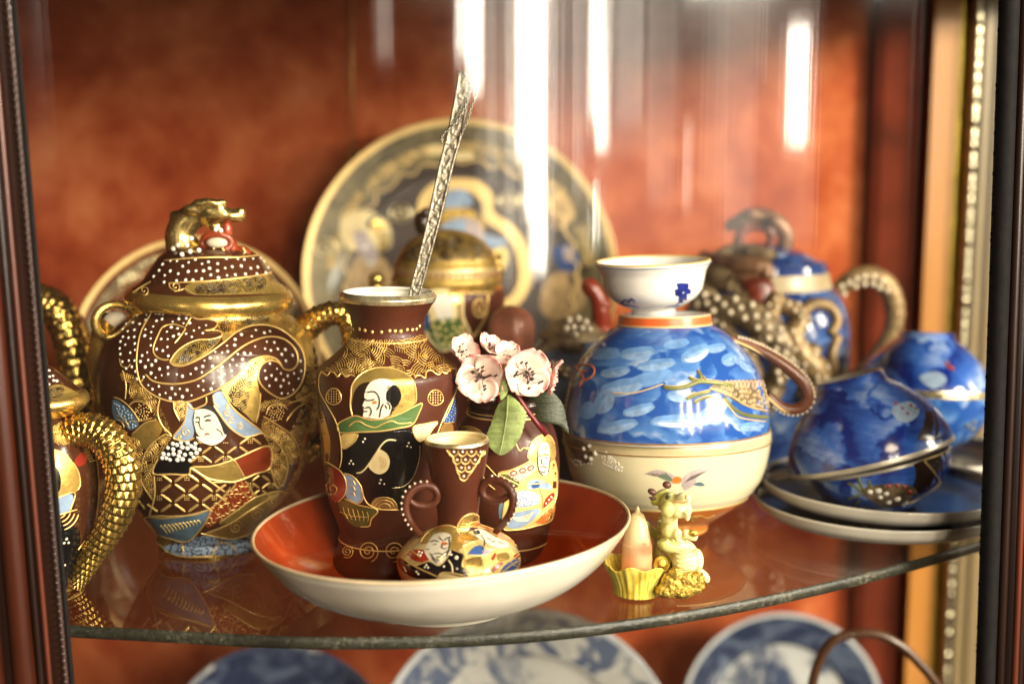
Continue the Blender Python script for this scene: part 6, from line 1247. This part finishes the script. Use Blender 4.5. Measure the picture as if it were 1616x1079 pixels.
cA, sA = cup(1386, 727, .694, 112, True, R(-13.5), "blue_cup", "upright cobalt cup with a pearl dragon, carrying a tilted cup on the upper saucer", lean=R(-9), h=76)
D = Decor(sA); D.fill("painted_dragon", RELIEF, n_((520, 880), (560, 865), (640, 862), (680, 880), (670, 925), (590, 930), (540, 905)), 2, cell=14); D.dots("enamel_dots", WHITE_E, n_((545, 885, 5), (570, 882, 5), (592, 890, 5), (625, 905, 5.5), (650, 915, 5), (600, 915, 5), (575, 900, 4), (660, 925, 4)), 4); D.dots("enamel_dots", RED_E, n_((600, 868, 4), (625, 866, 4), (660, 885, 5), (645, 870, 4)), 4)
for q_ in (((480, 860), (505, 868), (520, 885)), ((510, 840), (518, 865), (530, 880)), ((480, 905), (505, 898), (525, 890)), ((500, 925), (515, 905)), ((540, 850), (548, 875))): D.line("enamel_line", GRN, n_(*q_), 4, layer=3)
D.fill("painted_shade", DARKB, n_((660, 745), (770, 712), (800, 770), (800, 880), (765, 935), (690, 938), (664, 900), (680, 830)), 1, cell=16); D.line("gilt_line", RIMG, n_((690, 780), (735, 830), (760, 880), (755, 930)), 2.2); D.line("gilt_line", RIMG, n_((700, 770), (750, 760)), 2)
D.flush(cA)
cB, sB = cup(1374, 721, .694, 131, False, R(-15), "blue_cup", "cobalt cup turned over and tilted on the upright pearl dragon cup", lean=R(-9), h=132)
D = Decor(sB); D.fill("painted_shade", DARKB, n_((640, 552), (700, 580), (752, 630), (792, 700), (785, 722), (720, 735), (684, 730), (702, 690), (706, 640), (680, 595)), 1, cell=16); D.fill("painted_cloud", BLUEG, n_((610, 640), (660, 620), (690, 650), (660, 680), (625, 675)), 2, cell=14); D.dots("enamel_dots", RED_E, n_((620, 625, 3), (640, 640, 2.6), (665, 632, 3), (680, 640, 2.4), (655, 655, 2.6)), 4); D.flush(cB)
saucer(1468, .815, 130, 0., "far saucer under the second pair of blue cups by the right stile")
cC, sC = cup(1464, 618, .80, 98, True, R(2), "blue_cup", "far upright blue cup by the right stile, under another cup", lean=R(-7), h=96, mats=[SKYB, PORC_W, GILT_OLD]); cC.location.z = max(cC.location.z, .004 + 96 * pxm(618, .8))
D = Decor(sC); D.dots("enamel_dots", OLIVE_E, n_((830, 690, 5), (845, 700, 5), (850, 680, 4)), 4); D.flush(cC)
cD, sD = cup(1458, 615, .80, 104, False, R(2.5), "blue_cup", "far blue cup turned over on the cup by the right stile", lean=R(-7), h=92, mats=[DEEPB, PORC_W, GILT_OLD]); cD.location.z = cC.location.z + .0006
D = Decor(sD); D.fill("painted_cloud", BLUEG, n_((690, 545), (740, 530), (770, 555), (730, 580)), 2, cell=16); D.dots("enamel_dots", RED_E, n_((770, 505, 4), (785, 520, 4), (775, 515, 4)), 4); D.flush(cD)
# what carries the far pair

# ================================================================ yellow dragon candle holder
YH = .580
hx, hy = at(1030, 925, YH)[0], YH
fig = thing("dragon_candle_holder", "small yellow resin dragon sitting beside a petal cup, near the shelf edge", "figurine", (hx, hy, 0))
def resin(name, a, b, x0, x1, rough=.42):
    m, nt, bs = nt_new(name); tc = N(nt, "ShaderNodeTexCoord"); sp = N(nt, "ShaderNodeSeparateXYZ"); L(nt, tc.outputs["Object"], sp.inputs[0])
    f = noise_tex(nt, tc.outputs["Object"], 160, 3); ad = N(nt, "ShaderNodeMath", operation='MULTIPLY_ADD'); ad.inputs[1].default_value = .012; L(nt, f, ad.inputs[0]); L(nt, sp.outputs[0], ad.inputs[2])
    mr = N(nt, "ShaderNodeMapRange"); mr.inputs[1].default_value = x0 + .006; mr.inputs[2].default_value = x1 + .006; L(nt, ad.outputs[0], mr.inputs[0])
    L(nt, ramp(nt, mr.outputs[0], [(0, a), (1, b)]), bs.inputs["Base Color"]); bs.inputs["Roughness"].default_value = rough; bs.inputs["Coat Weight"].default_value = .2
    bs.inputs["Subsurface Weight"].default_value = .12; bs.inputs["Subsurface Radius"].default_value = (.004, .003, .001); bump(nt, bs, noise_tex(nt, tc.outputs["Object"], 420, 3), .25, .0006); return m
RES = resin("lime_cream_resin", (.44, .43, .075), (.76, .67, .34), .001, .013); RESY = pbr("yellow_resin", (.68, .46, .035), .38, coat=.15, var=.35, vs_=330, bmp=.3, bs_=500, c2=(.80, .62, .12), stretch=(1, 1, .12)); GLIT = pbr("gold_glitter", (.60, .39, .07), .38, .7, var=.6, vs_=700, bmp=1., bs_=900); HORN = pbr("horn_brown", (.09, .035, .022), .4, var=.3)
H = lambda x, y: ZH((x, y))[0]; U = pxm(860, YH) / 4.691
def hb(mb, x, y, rx, ry, dY=0., dep=None, rot=0., disp=None, nu=14, nv=10): mb.ball(at(*H(x, y), YH + dY), (rx * U, (dep or min(rx, ry)) * U, ry * U), nu, nv, rot=Matrix.Rotation(rot, 4, 'Y').to_quaternion() if rot else None, disp=disp)
def hc(mb, pts, dY=0.): q = crom(pts, n=5); mb.tube([at(*H(x, y), YH + dY) for x, y, r in q], [r * U for x, y, r in q], 14)
mb = MB()
hb(mb, 690, 705, 125, 145, .002, 115); hb(mb, 705, 735, 95, 105, -.006, 90); hb(mb, 605, 580, 80, 105, 0, 80); hc(mb, [(640, 620, 95), (598, 510, 70), (592, 440, 62), (598, 360, 68)]); hb(mb, 600, 300, 82, 88, 0, 78); hb(mb, 655, 325, 80, 62, -.003, 70); hb(mb, 695, 270, 62, 52, -.004, 58); hb(mb, 725, 255, 22, 26, -.010, 24); hb(mb, 665, 370, 72, 42, -.004, 60); hb(mb, 735, 350, 28, 40, -.005, 32)
hc(mb, [(722, 360, 26), (728, 400, 22), (722, 432, 12)], -.008); hb(mb, 580, 345, 52, 62, -.010, 40); hb(mb, 540, 260, 30, 42, .002, 30)
hc(mb, [(590, 210, 30), (540, 240, 45), (490, 275, 42), (455, 285, 28)], .004); hc(mb, [(540, 430, 40), (535, 520, 46), (535, 620, 60), (545, 720, 80)], .008)
hc(mb, [(545, 570, 46), (560, 612, 44), (620, 625, 42), (690, 612, 34)], -.014); hc(mb, [(690, 520, 38), (730, 530, 36), (770, 545, 34), (800, 555, 26)], -.004)
hb(mb, 590, 505, 52, 60, -.008, 40); hb(mb, 650, 530, 38, 50, -.010, 34)
hb(mb, 795, 725, 52, 95, -.006, 55); hc(mb, [(790, 800, 40), (830, 830, 42), (868, 850, 34)], -.010); hb(mb, 868, 858, 28, 34, -.010, 30); hb(mb, 560, 800, 90, 90, .006, 80)
hc(mb, [(415, 430, 14), (450, 490, 26), (490, 535, 34), (540, 560, 30)], .010)
for k in range(5): hb(mb, 528 - k * 4, 330 + k * 70, 22, 26, .004, 14)
bd = mb.build("dragon_body", RES, fig); remesh(bd, .00062, 3)
mb = MB(); hb(mb, 465, 215, 36, 24, .002, 24, .5); hb(mb, 470, 262, 30, 12, .002, 14, .2); o = mb.build("horn", HORN, fig); mb = MB(); hb(mb, 575, 163, 34, 28, 0, 28, .3); mb.build("horn", HORN, fig)
mb = MB(); hb(mb, 582, 248, 20, 28, -.0195, 12, .35); mb.build("eye", pbr("eye_green", (.10, .11, .03), .3), fig); mb = MB(); hb(mb, 580, 250, 8, 15, -.0225, 8, .35); mb.build("pupil", INK, fig)
mb = MB(); hc(mb, [(610, 290, 7), (650, 285, 8), (700, 292, 8), (730, 285, 6)], -.0165); mb.build("mouth_line", OCHRE_E, fig)
mb = MB(); hb(mb, 770, 520, 38, 30, -.012, 30, disp=lambda d: .18 * noise.noise(d * 3)); mb.build("gold_nugget", GLIT, fig)
mb = MB()
for k in range(5): hc(mb, [(640 + k * 4, 655 + k * 34, 4), (700, 668 + k * 34, 5), (770 - k * 2, 655 + k * 34, 4)], -.0335 + .0006 * k)
mb.build("belly_folds", RES, fig, kind='stuff')
# glitter mound
rn = random.Random(9); mb = MB()
for x, y, rx, ry in ((620, 900, 95, 100), (680, 925, 120, 80), (765, 890, 95, 85), (575, 945, 85, 55), (720, 850, 70, 60), (800, 850, 55, 50), (640, 820, 50, 50), (700, 950, 80, 40)):
    mb.ball(at(*H(x, y), YH - .012), (rx * U, 60 * U, ry * U), 22, 16, disp=lambda d, s=x: .12 * noise.noise(d * 4 + Vector((s, 0, 0))) + .06 * noise.noise(d * 11))
mo = mb.build("gold_mound", GLIT, fig); remesh(mo, .0007, 1)
for v in mo.data.vertices: v.co += Vector((noise.noise(v.co * 900), noise.noise(v.co * 900 + Vector((9, 0, 0))), noise.noise(v.co * 900 + Vector((0, 9, 0))))) * .0007; v.co.z = max(v.co.z, .0002)
# petal cup
cxp, YCp = 350, YH - .001; c = at(*H(350, 1000), YCp); zb = 0.; zt = .0150; 
def ruf(a, r, z, i):
    t = max(0, min(1, z / zt)); return r * (1 + t * .035 * math.cos(7 * a + .6) + t * .02 * math.cos(13 * a)) , z + t * t * (.0010 * math.cos(7 * a + .6) + .0008 * math.sin(3 * a)) + (.0004 if z > 0 else 0)
U2 = U; R1, R0 = 245 * U2, 172 * U2
pr = [(.0003, 0), (.0003, R0 * .95)] + [tuple(q) for q in crom([(.0008, R0), (.004, R0 * 1.03), (.009, R0 * 1.18), (.0130, R1 * .95), (.0150, R1)], n=6)] + [(.0155, R1 * .985), (.0151, R1 * .95)] + [tuple(q) for q in crom([(.0130, R1 * .89), (.009, R0 * 1.06), (.006, R0 * .9), (.005, R0 * .6)], n=5)] + [(.005, 0)]
mb = MB(); mb.lathe(pr, Matrix.Translation((c[0], YCp, 0)), 140, ruffle=lambda a, r, z, i: (lambda q: (q[0] * (1 + .018 * math.sin(31 * a + 2 * math.sin(5 * a))), q[1]))(ruf(a, r, z, i))); mb.build("petal_cup", RESY, fig)
mb = MB(); hc(mb, [(485, 770, 20), (520, 720, 30), (560, 730, 30), (580, 790, 26)], -.002); hb(mb, 540, 740, 26, 30, -.006, 20); mb.build("curled_petal", RESY, fig)
WAX = pbr("peach_wax", (.74, .38, .20), .38, var=.1, vs_=60, sss=.5, c2=(.80, .50, .32))
def wax():
    m, nt, b = nt_new("peach_wax_candle"); tc = N(nt, "ShaderNodeTexCoord"); sp = N(nt, "ShaderNodeSeparateXYZ"); L(nt, tc.outputs["Object"], sp.inputs[0])
    f = noise_tex(nt, tc.outputs["Object"], 120, 3); a = N(nt, "ShaderNodeMath", operation='MULTIPLY_ADD'); a.inputs[1].default_value = .004; L(nt, f, a.inputs[0]); L(nt, sp.outputs[2], a.inputs[2])
    mr = N(nt, "ShaderNodeMapRange"); mr.inputs[1].default_value = .008; mr.inputs[2].default_value = .028; L(nt, a.outputs[0], mr.inputs[0])
    L(nt, ramp(nt, mr.outputs[0], [(0, (.72, .26, .11)), (.45, (.74, .36, .19)), (.8, (.72, .50, .27)), (1, (.72, .55, .30))]), b.inputs["Base Color"]); b.inputs["Roughness"].default_value = .42
    b.inputs["Subsurface Weight"].default_value = .45; b.inputs["Subsurface Radius"].default_value = (.006, .0025, .0012); return m
cd = at(*H(352, 790), YCp); can = thing("peach_candle", "short peach coloured pointed candle standing in the yellow petal cup", "candle", (cd[0], YCp, .0052))
zz = lambda y: at(*H(352, y), YCp)[2]
pr = [(.0052, 0), (.0052, 112 * U), (zz(790), 114 * U)] + [tuple(q) for q in crom([(zz(700), 113 * U), (zz(600), 108 * U), (zz(590), 104 * U), (zz(500), 84 * U), (zz(430), 64 * U), (zz(385), 46 * U), (zz(365), 20 * U)], n=5)] + [(zz(350), 15 * U), (zz(330), 10 * U), (zz(318), 0)]
mb = MB(); mb.lathe(pr, Matrix.Translation((cd[0], YCp, 0)), 48, ruffle=lambda a, r, z, i: (r * (1 + .012 * math.sin(6 * a + z * 300)), z)); mb.build("candle_body", wax(), can)

# ================================================================ lower shelf: blue and white plates, basket handle
def willow(name, seed, ground, ink, sc=26, lo=.47, hi=.56):
    m, nt, b = nt_new(name); tc = N(nt, "ShaderNodeTexCoord"); mp = N(nt, "ShaderNodeMapping"); mp.inputs["Location"].default_value = (seed, seed, seed); L(nt, tc.outputs["Object"], mp.inputs[0])
    f = noise_tex(nt, mp.outputs[0], sc, 4, .6, 1.2); L(nt, ramp(nt, f, [(lo, ground), (hi, ink)]), b.inputs["Base Color"]); b.inputs["Roughness"].default_value = .15; b.inputs["Coat Weight"].default_value = .4; return m
WHI, NAV = (.52, .52, .49), (.045, .065, .125)
W1 = willow("blue_white_floral", 3.1, WHI, (.12, .15, .23), 24, .50, .62); W2 = willow("blue_white_border", 5.2, WHI, (.10, .13, .21), 52, .42, .54); W3 = willow("navy_border", 1.3, (.020, .032, .075), (.13, .17, .25), 40, .46, .74); W4 = willow("navy_scene", 8.4, (.42, .43, .44), NAV, 24, .44, .54); PR = pbr("pale_rim", (.50, .52, .54), .2, var=.15)
def lower_plate(name, label, cx, cyt, rpx, Y, mats, mif):
    lean = R(8); r = rpx * pxm(cyt, Y); top = at(cx, cyt, Y)
    c = at(cx, cyt, Y); c[2] = top[2] - r * math.cos(lean); c[1] = Y - r * math.sin(lean) * .0
    o = thing(name, label, "plate", (c[0], c[1], -.31), "blue and white plates on the lower shelf")
    f = Matrix.Translation(c) @ Matrix.Rotation(R(90) - lean, 4, 'X')
    pr = profile([(0, 0), (.0004, .60 * r), (.0035, .70 * r), (.009, .96 * r), (.0098, r)], 5); back = [(.009, 1.003 * r), (.004, .9 * r), (-.002, .68 * r), (-.004, .55 * r), (-.002, .52 * r), (-.002, 0)]
    m = MB(); m.lathe(pr + back, f, 96, mif=lambda i, a, b: mif((a[1] + b[1]) / 2 / r) if i < len(pr) - 1 else 0); m.build("plate_body", mats, o)
    m = MB(); m.tube([(c[0] - r * .4, c[1] - .02, -.308), (c[0] - r * .4, c[1] + .03, -.308), (c[0], c[1] + .02, c[2]), (c[0] + r * .4, c[1] + .03, -.308), (c[0] + r * .4, c[1] - .02, -.308)], .0015, 6); m.build("wire_prop", WIRE, o)
lower_plate("floral_plate", "white plate with soft blue flowers standing below the glass shelf, in the middle", 830, 966, 245, .824, [W1, W2, PR], lambda q: 2 if q > .965 else (1 if .70 < q < .965 else 0))
lower_plate("navy_plate", "blue and white plate with a dark scenic border, below the shelf on the right", 1236, 970, 160, .957, [W4, W3, PR], lambda q: 2 if q > .955 else (1 if .66 < q < .955 else 0))
lower_plate("dark_plate", "dark navy plate in shadow below the shelf on the left", 440, 1020, 190, .864, [W4, W3, W3], lambda q: 1 if .62 < q < .97 else 0)
YK = .74
bk = thing("handled_basket", "brown basket with a thin arched handle on the lower shelf at the right", "basket", (at(1385, 1060, YK)[0], YK, -.31))
CANE = wood("brown_cane", (.03, .010, .004), (.12, .045, .015), .4, 20)
mb = MB(); q = crom([(1265, 1260), (1280, 1090), (1305, 1020), (1345, 1000), (1395, 1004), (1445, 1040), (1490, 1110), (1500, 1260)], 6); mb.tube([at(x, y, YK) for x, y in q], .0028, 10); mb.build("handle", CANE, bk)
bc = at(1385, 1260, YK); mb = MB()
for k in range(9): z = -.305 + (bc[2] + .308) * k / 8; rr = .046 + .004 * k / 8; mb.tube([(bc[0] + rr * math.cos(a) * (1 + .02 * (-1) ** j), YK + rr * math.sin(a) * (1 + .02 * (-1) ** j), z) for j, a in enumerate(np.linspace(0, 6.283, 33)[:-1])], (bc[2] + .308) / 15, 6, closed=True)
mb.build("woven_side", CANE, bk, kind='stuff')
